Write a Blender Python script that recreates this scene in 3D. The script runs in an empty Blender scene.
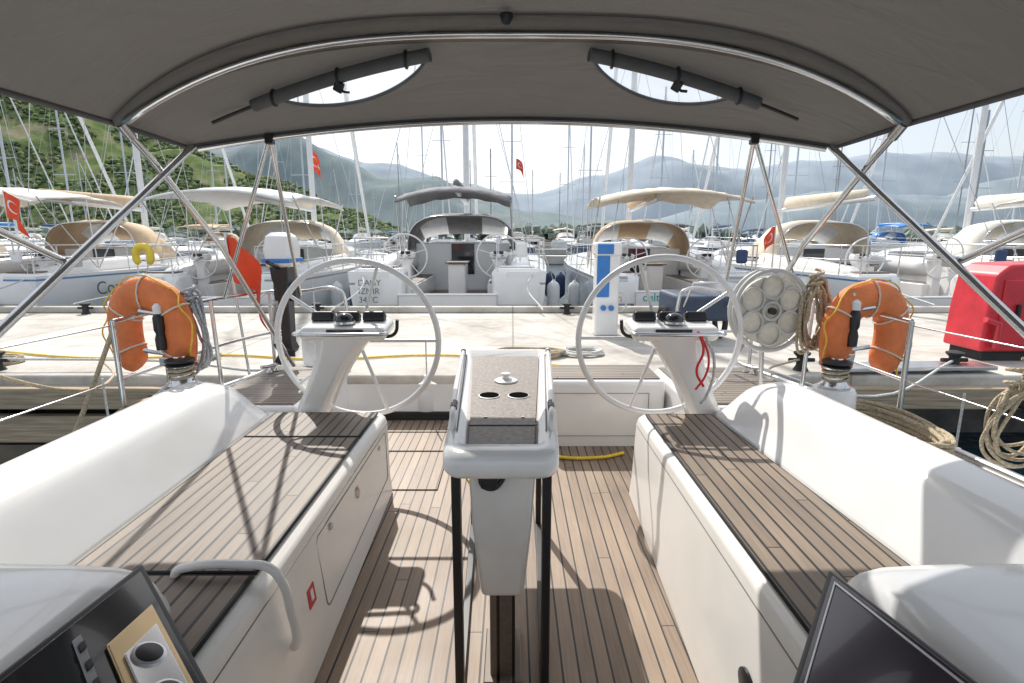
import bpy, math, random, bmesh
from mathutils import Vector, Matrix, noise
random.seed(7)
R=math.radians
sc=bpy.context.scene
sc.view_settings.view_transform='Standard'
sc.view_settings.look='None'
sc.view_settings.exposure=0
SEA=-0.6
# ------------------------------------------------------------ materials
MATS={}
def mat(name,col,rough=.5,metal=0,var=.08,scale=6,bump=0,bscale=60,coat=0,trans=0,spec=.5,col2=None,stretch=None,det=2):
    if name in MATS: return MATS[name]
    m=bpy.data.materials.new(name); m.use_nodes=True
    nt=m.node_tree; N=nt.nodes; L=nt.links
    p=N['Principled BSDF']
    p.inputs['Roughness'].default_value=rough
    p.inputs['Metallic'].default_value=metal
    p.inputs['Coat Weight'].default_value=coat
    p.inputs['Specular IOR Level'].default_value=spec
    tc=N.new('ShaderNodeTexCoord')
    src=tc.outputs['Object']
    if stretch:
        mp=N.new('ShaderNodeMapping'); mp.inputs['Scale'].default_value=stretch
        L.new(src,mp.inputs['Vector']); src=mp.outputs[0]
    n=N.new('ShaderNodeTexNoise'); n.inputs['Scale'].default_value=scale; n.inputs['Detail'].default_value=det
    n.inputs['Roughness'].default_value=.65
    L.new(src,n.inputs['Vector'])
    r=N.new('ShaderNodeValToRGB')
    r.color_ramp.elements[0].position=.3; r.color_ramp.elements[1].position=.7
    a=[c*(1-var) for c in col]; b=[min(1,c*(1+var)) for c in (col2 or col)]
    r.color_ramp.elements[0].color=(*a,1); r.color_ramp.elements[1].color=(*b,1)
    L.new(n.outputs['Fac'],r.inputs['Fac']); L.new(r.outputs['Color'],p.inputs['Base Color'])
    if bump>0:
        n2=N.new('ShaderNodeTexNoise'); n2.inputs['Scale'].default_value=bscale; n2.inputs['Detail'].default_value=1
        L.new(src,n2.inputs['Vector'])
        bp=N.new('ShaderNodeBump'); bp.inputs['Strength'].default_value=bump; bp.inputs['Distance'].default_value=.01
        L.new(n2.outputs['Fac'],bp.inputs['Height']); L.new(bp.outputs[0],p.inputs['Normal'])
    MATS[name]=m
    return m

def math_node(N,L,op,a,b=None):
    m=N.new('ShaderNodeMath'); m.operation=op
    for i,v in enumerate((a,b)):
        if v is None: continue
        if isinstance(v,(int,float)): m.inputs[i].default_value=v
        else: L.new(v,m.inputs[i])
    return m.outputs[0]

def teak(name,c1,c2,axis='X',w=.055,gap=.11,caulk=(.010,.009,.008),off=0.0,rough=.55):
    m=bpy.data.materials.new(name); m.use_nodes=True
    nt=m.node_tree;N=nt.nodes;L=nt.links;p=N['Principled BSDF']
    tc=N.new('ShaderNodeTexCoord'); sp=N.new('ShaderNodeSeparateXYZ'); L.new(tc.outputs['Object'],sp.inputs[0])
    q=math_node(N,L,'DIVIDE',sp.outputs[axis],w); q=math_node(N,L,'ADD',q,100+off)
    fr=math_node(N,L,'FRACT',q); fl=math_node(N,L,'FLOOR',q)
    line=math_node(N,L,'LESS_THAN',fr,gap)
    wn=N.new('ShaderNodeTexWhiteNoise'); wn.noise_dimensions='1D'; L.new(fl,wn.inputs['W'])
    other='Y' if axis=='X' else 'X'
    jj=math_node(N,L,'ADD',math_node(N,L,'DIVIDE',sp.outputs[other],2.3),math_node(N,L,'MULTIPLY',wn.outputs['Value'],7.0))
    jl=math_node(N,L,'LESS_THAN',math_node(N,L,'FRACT',math_node(N,L,'ADD',jj,50)),.0022)
    line2=math_node(N,L,'MAXIMUM',line,jl)
    seg=math_node(N,L,'FLOOR',math_node(N,L,'ADD',jj,50))
    wn2=N.new('ShaderNodeTexWhiteNoise'); wn2.noise_dimensions='1D'; L.new(math_node(N,L,'ADD',math_node(N,L,'MULTIPLY',seg,13.7),fl),wn2.inputs['W'])
    mp=N.new('ShaderNodeMapping'); mp.inputs['Scale'].default_value=(60,3,60) if axis=='X' else (3,60,60)
    L.new(tc.outputs['Object'],mp.inputs['Vector'])
    n=N.new('ShaderNodeTexNoise'); n.inputs['Scale'].default_value=1.6; n.inputs['Detail'].default_value=3; L.new(mp.outputs[0],n.inputs['Vector'])
    n3=N.new('ShaderNodeTexNoise'); n3.inputs['Scale'].default_value=2.2; n3.inputs['Detail'].default_value=5; L.new(tc.outputs['Object'],n3.inputs['Vector'])
    f=math_node(N,L,'MULTIPLY',wn2.outputs['Value'],.35)
    f2=math_node(N,L,'MULTIPLY',n.outputs['Fac'],.7)
    f3=math_node(N,L,'MULTIPLY',n3.outputs['Fac'],.9)
    f=math_node(N,L,'ADD',f,f2); f=math_node(N,L,'ADD',f,f3); f=math_node(N,L,'SUBTRACT',f,.52)
    mx=N.new('ShaderNodeMix'); mx.data_type='RGBA'
    L.new(f,mx.inputs[0]); mx.inputs[6].default_value=(*c1,1); mx.inputs[7].default_value=(*c2,1)
    m2=N.new('ShaderNodeMix'); m2.data_type='RGBA'; L.new(line2,m2.inputs[0]); L.new(mx.outputs[2],m2.inputs[6]); m2.inputs[7].default_value=(*caulk,1)
    L.new(m2.outputs[2],p.inputs['Base Color'])
    rr=math_node(N,L,'ADD',math_node(N,L,'MULTIPLY',n3.outputs['Fac'],.35),rough-.2); L.new(rr,p.inputs['Roughness'])
    h=math_node(N,L,'SUBTRACT',math_node(N,L,'MULTIPLY',n.outputs['Fac'],.25),math_node(N,L,'MULTIPLY',line2,.6))
    bp=N.new('ShaderNodeBump'); bp.inputs['Strength'].default_value=.5; bp.inputs['Distance'].default_value=.004
    L.new(h,bp.inputs['Height']); L.new(bp.outputs[0],p.inputs['Normal'])
    return m

gel=mat('gelcoat_white',(.85,.845,.83),.2,var=.025,scale=3,coat=.4,bump=.02,bscale=5)
gelw=mat('gelcoat_cream',(.85,.83,.79),.28,var=.03,scale=3,coat=.3)
steel=mat('stainless_steel',(.66,.66,.66),.18,1,var=.05)
steeld=mat('brushed_steel',(.55,.55,.55),.35,1,var=.1)
alu=mat('mast_aluminium',(.68,.69,.70),.4,.3,var=.05)
alud=mat('mast_dark',(.35,.36,.38),.4,.3,var=.05)
alufar=mat('mast_far_haze',(.62,.65,.68),.6,0,var=.08)  # distance haze put into the colour, for masts and rigging of the far rows
black=mat('black_plastic',(.02,.02,.022),.4,var=.1)
blackm=mat('black_matte',(.008,.008,.008),1,var=.1,spec=0)
blackr=mat('black_rubber',(.025,.025,.025),.8,var=.3)
glassy=mat('dark_glass',(.02,.022,.026),.12,var=.05,coat=.3)
orange=mat('orange_foam',(.74,.20,.06),.65,var=.14,scale=10,bump=.3,bscale=90)
yellow=mat('yellow_cover',(.8,.6,.06),.55,var=.1)
red=mat('red_paint',(.62,.03,.045),.4,var=.2,scale=5,coat=.2,det=6)
redc=mat('red_cloth',(.85,.09,.03),.8,var=.08)
whitec=mat('white_cloth',(.8,.8,.8),.8,var=.05)
ropet=mat('rope_tan',(.48,.40,.28),.9,var=.35,scale=90,bump=.8,bscale=150)
ropew=mat('rope_white',(.66,.66,.63),.9,var=.3,scale=90,bump=.8,bscale=150)
ropeg=mat('rope_grey',(.42,.43,.45),.9,var=.4,scale=90,bump=.8,bscale=150)
ropey=mat('rope_yellow',(.8,.55,.05),.7,var=.15,scale=40)
wheelm=mat('wheel_rim_grey',(.78,.78,.78),.28,.1,var=.04)
greyp=mat('grey_plastic',(.35,.35,.35),.5,var=.1)
letter=mat('lettering_grey',(.12,.13,.15),.5,var=.05)
bluep=mat('blue_paint',(.04,.2,.55),.4,var=.1)
cream=mat('cream_net',(.72,.68,.58),.7,var=.1,scale=30)
navy=mat('navy_canvas',(.05,.08,.17),.8,var=.1)
dgrey=mat('charcoal_canvas',(.12,.12,.125),.85,var=.15,bump=.2)
mgrey=mat('grey_canvas',(.20,.20,.205),.85,var=.12,bump=.2)
beige=mat('beige_canvas',(.68,.60,.48),.85,var=.08,bump=.2)
tanc=mat('tan_canvas',(.58,.43,.28),.85,var=.08,bump=.2)
creamc=mat('cream_canvas',(.80,.77,.69),.85,var=.05,bump=.2)
sole_teak=teak('teak_sole',(.155,.107,.075),(.40,.30,.215),w=.058,gap=.13)
seat_teak=teak('teak_seat',(.12,.095,.078),(.28,.225,.175),w=.052,gap=.2)
seat_teak_r=teak('teak_seat_light',(.15,.115,.088),(.34,.265,.195),w=.052,gap=.18,off=.3)
aft_teak=teak('teak_aft',(.14,.115,.09),(.30,.25,.20),axis='Y',w=.05,gap=.2)
tabm=mat('table_inlay',(.15,.125,.11),.5,var=.2,scale=60,bump=.15,bscale=80,col2=(.22,.19,.165),det=6)
brass=mat('bronze_fitting',(.6,.45,.26),.28,.8,var=.1)
joint=mat('joint_shadow_grey',(.25,.24,.23),.8)

# ------------------------------------------------------------ helpers
class G:
    def __init__(s,name,loc=(0,0,0),rot=0,local=False):
        e=bpy.data.objects.new(name,None); e.empty_display_size=.2
        sc.collection.objects.link(e); e.location=loc; e.rotation_euler=(0,0,rot)
        s.e=e; s.local=local; s.inv=Matrix.Translation(-Vector(loc))
    def add(s,o):
        o.parent=s.e
        if not s.local: o.matrix_parent_inverse=s.inv
def link(o,g):
    sc.collection.objects.link(o)
    if g: g.add(o)
    return o
def mesh(g,name,V,F,m,smooth=True,bevel=0,seg=2,sub=0,solid=0,mats=None,fm=None):
    me=bpy.data.meshes.new(name); me.from_pydata([tuple(v) for v in V],[],F); me.update()
    if mats:
        for mm in mats: me.materials.append(mm)
        for i,f in enumerate(me.polygons): f.material_index=fm[i]
    else: me.materials.append(m)
    if smooth:
        for f in me.polygons: f.use_smooth=True
    o=bpy.data.objects.new(name,me); link(o,g)
    if solid: 
        md=o.modifiers.new('s','SOLIDIFY'); md.thickness=solid; md.offset=0
    if bevel:
        md=o.modifiers.new('b','BEVEL'); md.width=bevel; md.segments=seg; md.limit_method='ANGLE'; md.angle_limit=R(35); md.harden_normals=True
    if sub:
        md=o.modifiers.new('sub','SUBSURF'); md.levels=sub; md.render_levels=sub
    return o
def box(g,name,c,s,m,bevel=.01,rot=(0,0,0),seg=3):
    x,y,z=s[0]/2,s[1]/2,s[2]/2
    M=Matrix.Rotation(rot[2],3,'Z')@Matrix.Rotation(rot[1],3,'Y')@Matrix.Rotation(rot[0],3,'X')
    V=[Vector(c)+M@Vector(v) for v in [(-x,-y,-z),(x,-y,-z),(x,y,-z),(-x,y,-z),(-x,-y,z),(x,-y,z),(x,y,z),(-x,y,z)]]
    F=[(0,3,2,1),(4,5,6,7),(0,1,5,4),(1,2,6,5),(2,3,7,6),(3,0,4,7)]
    return mesh(g,name,V,F,m,smooth=bevel>0,bevel=bevel,seg=seg)
def prism(g,name,secs,m,bevel=0,caps=True,smooth=True,sub=0,closed=True,seg=3,solid=0):
    V=[];F=[];n=len(secs[0])
    for s_ in secs: V+=s_
    for i in range(len(secs)-1):
        for j in range(n if closed else n-1):
            a=i*n+j;b=i*n+(j+1)%n
            F.append((a,b,b+n,a+n))
    if caps:
        F.append(tuple(range(n))[::-1]); F.append(tuple(range((len(secs)-1)*n,len(secs)*n)))
    o=mesh(g,name,V,F,m,smooth=smooth,bevel=bevel,sub=sub,seg=seg,solid=solid)
    bm=bmesh.new(); bm.from_mesh(o.data); bmesh.ops.recalc_face_normals(bm,faces=bm.faces); bm.to_mesh(o.data); bm.free()
    return o
def tube(g,name,lines,r,m,closed=False,spl=False,res=3,caps=True):
    cu=bpy.data.curves.new(name,'CURVE'); cu.dimensions='3D'; cu.bevel_depth=r; cu.bevel_resolution=res; cu.use_fill_caps=caps
    cu.resolution_u=6
    if not isinstance(lines[0][0],(list,tuple,Vector)): lines=[lines]
    for pts in lines:
        if spl:
            s=cu.splines.new('BEZIER'); s.bezier_points.add(len(pts)-1)
            for bp,p in zip(s.bezier_points,pts):
                bp.co=p; bp.handle_left_type=bp.handle_right_type='AUTO'
        else:
            s=cu.splines.new('POLY'); s.points.add(len(pts)-1)
            for bp,p in zip(s.points,pts): bp.co=(*p,1)
        s.use_cyclic_u=closed; s.use_smooth=True
    cu.materials.append(m)
    o=bpy.data.objects.new(name,cu); return link(o,g)
def lathe(g,name,prof,c,m,n=28,axis='Z',M=None):
    V=[];F=[]
    for r,z in prof:
        for i in range(n):
            a=2*math.pi*i/n
            v=Vector((r*math.cos(a),r*math.sin(a),z))
            if axis=='Y': v=Vector((v.x,-v.z,v.y))
            if axis=='X': v=Vector((v.z,v.x,v.y))
            if M: v=M@v
            V.append(Vector(c)+v)
    k=len(prof)
    for i in range(k-1):
        for j in range(n):
            F.append((i*n+j,i*n+(j+1)%n,(i+1)*n+(j+1)%n,(i+1)*n+j))
    F.append(tuple(range(n))[::-1]); F.append(tuple(range((k-1)*n,k*n)))
    o=mesh(g,name,V,F,m)
    md=o.modifiers.new('e','EDGE_SPLIT'); md.split_angle=R(40)
    return o
def circ(c,r,n=40,ax='Y',tilt=0,ry=None):
    ry=ry or r; out=[]
    for i in range(n):
        a=2*math.pi*i/n; x=r*math.cos(a); z=ry*math.sin(a)
        if ax=='Y': v=Vector((x,-z*math.sin(tilt),z*math.cos(tilt)))
        elif ax=='Z': v=Vector((x,z,0))
        else: v=Vector((0,x,z))
        out.append(tuple(Vector(c)+v))
    return out
def text(g,name,s,c,size,m,rot=(R(90),0,0)):
    cu=bpy.data.curves.new(name,'FONT'); cu.body=s; cu.size=size; cu.extrude=.002; cu.materials.append(m)
    o=bpy.data.objects.new(name,cu); o.location=c; o.rotation_euler=rot
    link(o,g); return o
def sphere(g,name,c,r,m,n=20):
    prof=[(max(1e-4,math.cos(a)*r),math.sin(a)*r) for a in [(-math.pi/2)+math.pi*i/12 for i in range(13)]]
    o=lathe(g,name,prof,c,m,n); o.modifiers.clear(); return o

# ------------------------------------------------------------ sea
def sea():
    m=bpy.data.materials.new('sea_water'); m.use_nodes=True; N=m.node_tree.nodes; L=m.node_tree.links; p=N['Principled BSDF']
    p.inputs['Base Color'].default_value=(.016,.055,.07,1); p.inputs['Roughness'].default_value=.07; p.inputs['IOR'].default_value=1.33
    tc=N.new('ShaderNodeTexCoord'); mp=N.new('ShaderNodeMapping'); mp.inputs['Scale'].default_value=(1,1.6,1); L.new(tc.outputs['Object'],mp.inputs[0])
    n=N.new('ShaderNodeTexNoise'); n.inputs['Scale'].default_value=3.2; n.inputs['Detail'].default_value=4; L.new(mp.outputs[0],n.inputs['Vector'])
    b=N.new('ShaderNodeBump'); b.inputs['Strength'].default_value=.9; b.inputs['Distance'].default_value=.12
    L.new(n.outputs['Fac'],b.inputs['Height']); L.new(b.outputs[0],p.inputs['Normal'])
    S=4000
    mesh(None,'sea',[(-S,-S,SEA),(S,-S,SEA),(S,S,SEA),(-S,S,SEA)],[(0,1,2,3)],m,smooth=False)
sea()

# ------------------------------------------------------------ dock
DZ=.25
def dock():
    m=bpy.data.materials.new('dock_concrete'); m.use_nodes=True; N=m.node_tree.nodes; L=m.node_tree.links; p=N['Principled BSDF']
    p.inputs['Roughness'].default_value=.85
    tc=N.new('ShaderNodeTexCoord'); sp=N.new('ShaderNodeSeparateXYZ'); L.new(tc.outputs['Object'],sp.inputs[0])
    n=N.new('ShaderNodeTexNoise'); n.inputs['Scale'].default_value=1.1; n.inputs['Detail'].default_value=7; n.inputs['Roughness'].default_value=.74
    L.new(tc.outputs['Object'],n.inputs['Vector'])
    r=N.new('ShaderNodeValToRGB'); e=r.color_ramp.elements
    e[0].position=.34;e[0].color=(.33,.30,.26,1);e[1].position=.60;e[1].color=(.56,.53,.48,1)
    L.new(n.outputs['Fac'],r.inputs['Fac'])
    fx=math_node(N,L,'FRACT',math_node(N,L,'DIVIDE',sp.outputs['X'],3.1)); lx=math_node(N,L,'LESS_THAN',fx,.008)
    fy=math_node(N,L,'FRACT',math_node(N,L,'DIVIDE',sp.outputs['Y'],2.05)); ly=math_node(N,L,'LESS_THAN',fy,.012)
    ln=math_node(N,L,'MAXIMUM',lx,ly)
    mx=N.new('ShaderNodeMix'); mx.data_type='RGBA'; L.new(math_node(N,L,'MULTIPLY',ln,.6),mx.inputs[0]); L.new(r.outputs[0],mx.inputs[6]); mx.inputs[7].default_value=(.16,.15,.13,1)
    L.new(mx.outputs[2],p.inputs['Base Color'])
    n2=N.new('ShaderNodeTexNoise'); n2.inputs['Scale'].default_value=35; L.new(tc.outputs['Object'],n2.inputs['Vector'])
    b=N.new('ShaderNodeBump'); b.inputs['Strength'].default_value=.4; b.inputs['Distance'].default_value=.01; L.new(n2.outputs['Fac'],b.inputs['Height']); L.new(b.outputs[0],p.inputs['Normal'])
    g=G('concrete_dock')
    box(g,'deck_slab',(0,6.95,DZ-.15),(120,4.3,.3),m,.03)
    box(g,'inner_float',(0,7.2,-.45),(119,3.2,.6),mat('dock_dark',(.13,.12,.11),.9,var=.3),0)
    wood=mat('dock_timber',(.38,.30,.21),.8,var=.35,scale=2,stretch=(1,20,20),bump=.3,bscale=10)
    for i in range(-8,9):
        box(g,'timber_wale',(i*4.6,4.74,DZ-.19),(4.56,.12,.20),wood,.015)
        if i<0: 
            box(g,'lower_wale',(i*4.6+1.2,4.78,DZ-.50),(4.56,.1,.26),wood,.015)
            box(g,'lower_wale',(i*4.6+1.2,4.80,DZ-.76),(4.56,.08,.2),mat('dock_timber_wet',(.13,.11,.08),.6,var=.3,scale=3),.015)
    box(g,'kerb_far',(0,9.0,DZ+.05),(119,.16,.1),m,.02)
    for i in range(-8,9):
        box(g,'rubber_fender',(i*3.9+1.1,4.65,DZ-.2),(.9,.08,.14),blackr,.03)
        tube(g,'pile',[(i*3.9+2.4,5.3,-1.2),(i*3.9+2.4,5.3,DZ-.3)],.16,MATS['dock_dark'])
dock()
def bollard(x,y):
    g=G('mooring_bollard',(x,y,DZ))
    lathe(g,'post',[(.07,0),(.06,.02),(.045,.05),(.045,.13),(.075,.16),(.075,.175),(.03,.19)],(x,y,DZ),blackr,20)
    tube(g,'horn',[(x-.12,y,DZ+.1),(x+.12,y,DZ+.1)],.02,blackr)
for x in (-4.9,2.75,4.2,8): bollard(x,5.0)
for x in (-7,-3.2,.9,5.3,9.6): bollard(x,8.8)

# ------------------------------------------------------------ own yacht: hull and cockpit
yk=G('yacht_cockpit',(0,2,0))
def hull_sec(y,b,zt,zb):
    pts=[(0,-.0),( .5,.02),(.82,.18),(.95,.5),(1.0,.8),(1.0,1.0)]
    P=[(x*b,zb+(zt-zb)*z) for x,z in pts]
    return [(-x,y,z) for x,z in P[::-1]]+[(x,y,z) for x,z in P[1:]]
st=[(4.32,1.95,.30,-.55),(3.6,2.05,.42,-.75),(2.5,2.12,.47,-.95),(0,2.15,.52,-1.1),(-3,2.0,.62,-1.1),(-6,1.3,.75,-.95),(-8,.45,.85,-.8),(-8.9,.03,.9,-.5)]
prism(yk,'hull',[hull_sec(*s) for s in st],gel,caps=True,closed=False)
for s in (-1,1):
    V=[(s*1.35,4.25,.405),(s*1.96,4.25,.405),(s*1.36,3.0,.45),(s*2.11,3.0,.45),(s*1.5,1.1,.5),(s*2.13,1.1,.5),(s*1.2,.3,.52),(s*2.14,.3,.52)]
    mesh(yk,'side_deck',V,[(0,1,3,2),(2,3,5,4),(4,5,7,6)],gel,smooth=False,solid=.03)
    tube(yk,'toe_rail',[(s*1.95,4.25,.44),(s*2.08,3.2,.48),(s*2.13,1.5,.52),(s*2.14,0,.55)],.022,steeld)
V=[(-2.13,.3,.515),(2.13,.3,.515),(2.0,-3,.62),(-2.0,-3,.62),(1.3,-6,.75),(-1.3,-6,.75),(.45,-8,.85),(-.45,-8,.85)]
mesh(yk,'foredeck',V,[(0,1,2,3),(3,2,4,5),(5,4,6,7)],gel,smooth=False)
def rect_ring(y,w,z0,z1,t=.12):
    return [(-w,y,z0),(-w+t,y,z1),(w-t,y,z1),(w,y,z0)]
prism(yk,'coachroof',[rect_ring(.30,1.4,.5,.92),rect_ring(-2,1.3,.55,.95),rect_ring(-4.6,.9,.6,.85)],gel,bevel=.05)
mesh(yk,'teak_sole',[(-.75,.5,0),(.75,.5,0),(.95,3.0,0),(1.30,3.0,0),(1.30,4.28,0),(-1.35,4.28,0),(-1.35,3.0,0),(-.95,3.0,0)],[(0,1,2,3,4,5,6,7)],sole_teak,smooth=False)
box(yk,'sole_base',(0,2.4,-.09),(2.9,3.86,.16),gel,.01)
box(yk,'stern_rubber',(-.5,4.31,.02),(1.7,.05,.09),blackr,.01)
box(yk,'sole_joint',(-.55,3.62,.002),(1.4,.012,.006),blackr,0)
tube(yk,'hatch_joint',[(-1.0,3.02,.003),(-.45,3.02,.003),(-.45,4.0,.003),(-1.0,4.0,.003)],.004,blackr,closed=True)
box(yk,'companionway_bulkhead',(0,.42,.46),(2.7,.1,.9),gel,.02)

def bench(name,s,xb0,xb1,xt,xo0,xo1,y0,y1,tk,split):
    g=G(name,(s*1.0,2.0,0))
    def ring(y,xb,xo):
        return [(s*xb,y,.0),(s*(xb+.012),y,.12),(s*(xt-.01),y,.44),(s*xt,y,.475),(s*(xt+.03),y,.497),(s*xo,y,.50),(s*xo,y,0)]
    prism(g,'bench_moulding',[ring(y0,xb0,xo0),ring((y0+y1)/2,(xb0+xb1)/2,(xo0+xo1)/2),ring(y1,xb1,xo1)],gelw,bevel=.012)
    def panel(nm,a,b,ins=.035):
        f=lambda y:xo0+(xo1-xo0)*(y-y0)/(y1-y0)
        V=[(s*(xt+ins),a,.502),(s*(f(a)-.02),a,.502),(s*(f(b)-.02),b,.502),(s*(xt+ins),b,.502)]
        V2=[(x,y,.514) for x,y,z in V]
        F=[(4,5,6,7),(0,1,5,4),(1,2,6,5),(2,3,7,6),(3,0,4,7)]
        mesh(g,nm,V+V2,F,tk,smooth=False,bevel=.003)
        tube(g,nm+'_edge',[(x,y,.508) for x,y,z in V],.007,blackr,closed=True)
    ys=[y0+.08]+split+[y1-.04]
    for i in range(len(ys)-1):
        panel('teak_panel',ys[i]+.01,ys[i+1]-.01)
    return g
bl=bench('cockpit_bench',-1,.655,.71,.735,1.35,1.37,.95,3.0,seat_teak,[1.45,2.57])
br=bench('cockpit_bench',1,.61,.69,.725,1.27,1.14,.95,2.97,seat_teak_r,[])
def facept(y,z,s=-1,off=.0,xb0=.655,xb1=.71,xt=.725):
    t=(y-.95)/2.05; xb=xb0+(xb1-xb0)*t
    x=(xb+.012)+(xt-xb-.012)*max(0,(z-.12))/.32
    return (s*(x-off),y,z)
def rrect(y0,y1,z0,z1,off,**k_):
    r=.03;P=[]
    for cy,cz,a0 in ((y1-r,z1-r,0),(y0+r,z1-r,90),(y0+r,z0+r,180),(y1-r,z0+r,270)):
        for k in range(4):
            a=R(a0+k*30); P.append(facept(cy+r*math.cos(a),cz+r*math.sin(a),off=off,**k_))
    return P
tube(bl,'locker_joint',rrect(1.80,2.92,.13,.41,.001),.003,joint,closed=True)
tube(bl,'seat_front_joint',[facept(1.0,.437),facept(2.97,.437)],.0025,joint)
tube(br,'seat_front_joint',[facept(y,.437,s=1,xb0=.61,xb1=.69,xt=.715) for y in (1.0,2.94)],.0025,joint)
Mx=Matrix.Rotation(R(90),3,'Y')
lathe(bl,'locker_latch',[(.03,0),(.03,.006),(.02,.009),(.01,.012)],facept(2.32,.34,off=.003),steel,M=Mx)
for y in (1.95,2.75):
    lathe(bl,'vent_cap',[(.014,0),(.014,.006),(.008,.009)],facept(y,.38,off=.003),steeld,M=Mx)
box(bl,'warning_sticker',facept(1.68,.27,off=.005),(.004,.06,.07),red,0,rot=(0,R(-6),0))
box(bl,'sticker_symbol',facept(1.68,.275,off=.0085),(.003,.02,.04),whitec,0,rot=(0,R(-6),0))
tube(bl,'grab_rail',[(-1.0,1.44,.50),(-.995,1.44,.525),(-.96,1.44,.54),(-.80,1.45,.542),(-.73,1.455,.53),(-.695,1.46,.48),(-.675,1.46,.38),(-.665,1.46,.28),(-.675,1.46,.25)],.0135,gel,spl=True,res=5)
lathe(br,'drain_cap',[(.045,0),(.045,.008),(.03,.012)],(.668,1.32,.25),black,M=Matrix.Rotation(R(-90),3,'Y'))

def coaming(name,s,xi0,xi1,y0,y1,wd=.33):
    g=G(name,(s*1.6,2.0,.5))
    secs=[]
    n=20
    for i in range(n+1):
        t=i/n; y=y0+(y1-y0)*t
        xi=xi0+(xi1-xi0)*t
        d=(y1-y)/.42
        k=1 if d>=1 else math.sqrt(max(0,1-(1-d)**2.2))
        k=max(k,.02)
        top=.50+.235*k; w=wd*(.6+.4*k); xi_=xi+(.05*(1-k))
        P=[(xi_,.46),(xi_+.004,.502),(xi_+.02,.50+.02*k),(xi_+.125,.5+.185*k),(xi_+.145,.5+.212*k),(xi_+.18,top),(xi_+.20,top+.006),(xi_+w-.03,top+.028*k),(xi_+w-.01,top+.02*k),(xi_+w+.004,top-.02*k),(xi_+w+.02,.42)]
        secs.append([(s*x,y,z) for x,z in P])
    prism(g,'coaming_moulding',secs,gel,sub=1)
    return g
coaming('cockpit_coaming',-1,1.35,1.37,.8,3.05,.36)
coaming('cockpit_coaming',1,1.27,1.13,.8,3.05,.34)
def aftblock(g,x0,x1,y0,y1,z,nm='helm_seat_block'):
    box(g,nm,((x0+x1)/2,(y0+y1)/2,z/2-.03),(abs(x1-x0),y1-y0,z+.06),gel,.035,seg=4)
    box(g,'teak_top',((x0+x1)/2,(y0+y1)/2+.01,z+.005),(abs(x1-x0)-.07,y1-y0-.07,.012),aft_teak,.002)
gs=G('helm_seat',(-1.6,3.5,0)); aftblock(gs,-1.93,-1.3,3.12,4.15,.49)
gs=G('helm_seat',(1.5,3.5,0)); aftblock(gs,1.12,1.9,3.15,4.15,.48)
gs=G('transom_locker',(.6,3.9,0)); aftblock(gs,.18,1.10,3.72,4.2,.49)
tube(gs,'locker_door_joint',[(.3,3.717,.08),(.98,3.717,.08),(.98,3.717,.4),(.3,3.717,.4)],.003,joint,closed=True)
tube(gs,'folded_step_handle',[(.93,3.70,.12),(.98,3.66,.2),(1.0,3.64,.3)],.012,black,spl=True)
def cleat(g,x,y,z,a=0):
    c=math.cos(a);s_=math.sin(a)
    tube(g,'horns',[(x-.11*c,y-.11*s_,z+.055),(x-.04*c,y-.04*s_,z+.045),(x+.04*c,y+.04*s_,z+.045),(x+.11*c,y+.11*s_,z+.055)],.013,steel)
    for k in (-.035,.035):
        lathe(g,'foot',[(.022,0),(.012,.015),(.011,.045)],(x+k*c,y+k*s_,z),steel,12)
gc=G('deck_cleat',(-1.75,4.05,.5)); cleat(gc,-1.8,3.95,.505,R(70))
gc=G('deck_cleat',(1.75,4.05,.5)); cleat(gc,1.78,3.95,.495,R(110))

def fore(s,x0,x1,ztop,name):
    g=G(name,(s*1.2,1.0,.6))
    secs=[]
    for y,dz,dx in ((.35,.02,0),(.8,.0,0),(1.12,-.004,0),(1.2,-.02,.012),(1.25,-.07,.03),(1.262,-.25,.035)):
        z=ztop+dz; xi=x0+dx
        P=[(xi-.02,.35),(xi,.60),(xi+.015,z-.06),(xi+.05,z-.012),(xi+.12,z),(x1-.2,z+.01),(x1-.05,z-.03),(x1,z-.12),(x1+.02,.35)]
        secs.append([(s*x,y,zz) for x,zz in P])
    prism(g,'moulding',secs,gel,sub=1)
    return g
fl=fore(-1,.86,1.72,.735,'cabin_shoulder')
fr=fore(1,.80,1.62,.735,'cabin_shoulder')
def doorpanel(name,A,B,C,m_in):
    g=G(name,tuple(A))
    A,B,C=Vector(A),Vector(B),Vector(C); u=(B-A); v=(C-A); n=u.cross(v).normalized()
    if n.z<0: n=-n
    def q(a,b,h): return A+u*a+v*b+n*h
    def slab(nm,a0,a1,b0,b1,h0,h1,m,bev=.004):
        V=[q(a0,b0,h0),q(a1,b0,h0),q(a1,b1,h0),q(a0,b1,h0),q(a0,b0,h1),q(a1,b0,h1),q(a1,b1,h1),q(a0,b1,h1)]
        mesh(g,nm,V,[(0,3,2,1),(4,5,6,7),(0,1,5,4),(1,2,6,5),(2,3,7,6),(3,0,4,7)],m,bevel=bev)
    slab('frame',0,1.3,0,1.3,-.03,0,black,.008)
    slab('inner_pane',.06,1.25,.06,1.25,.001,.005,m_in,.002)
    return g,q,slab,n
g,q,slab,n=doorpanel('instrument_panel',(-.885,1.17,.735),(-.60,.92,.64),(-.87,.80,.775),glassy)
slab('bronze_plate',.34,1.2,.12,.50,.006,.014,brass,.004)
slab('steel_plate',.48,1.15,.17,.44,.015,.02,steel,.003)
slab('switch_strip',.16,1.15,.60,.66,.006,.012,greyp,.003)
for k in range(5): slab('switch',.22+k*.12,.27+k*.12,.61,.65,.012,.02,black,.002)
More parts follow.
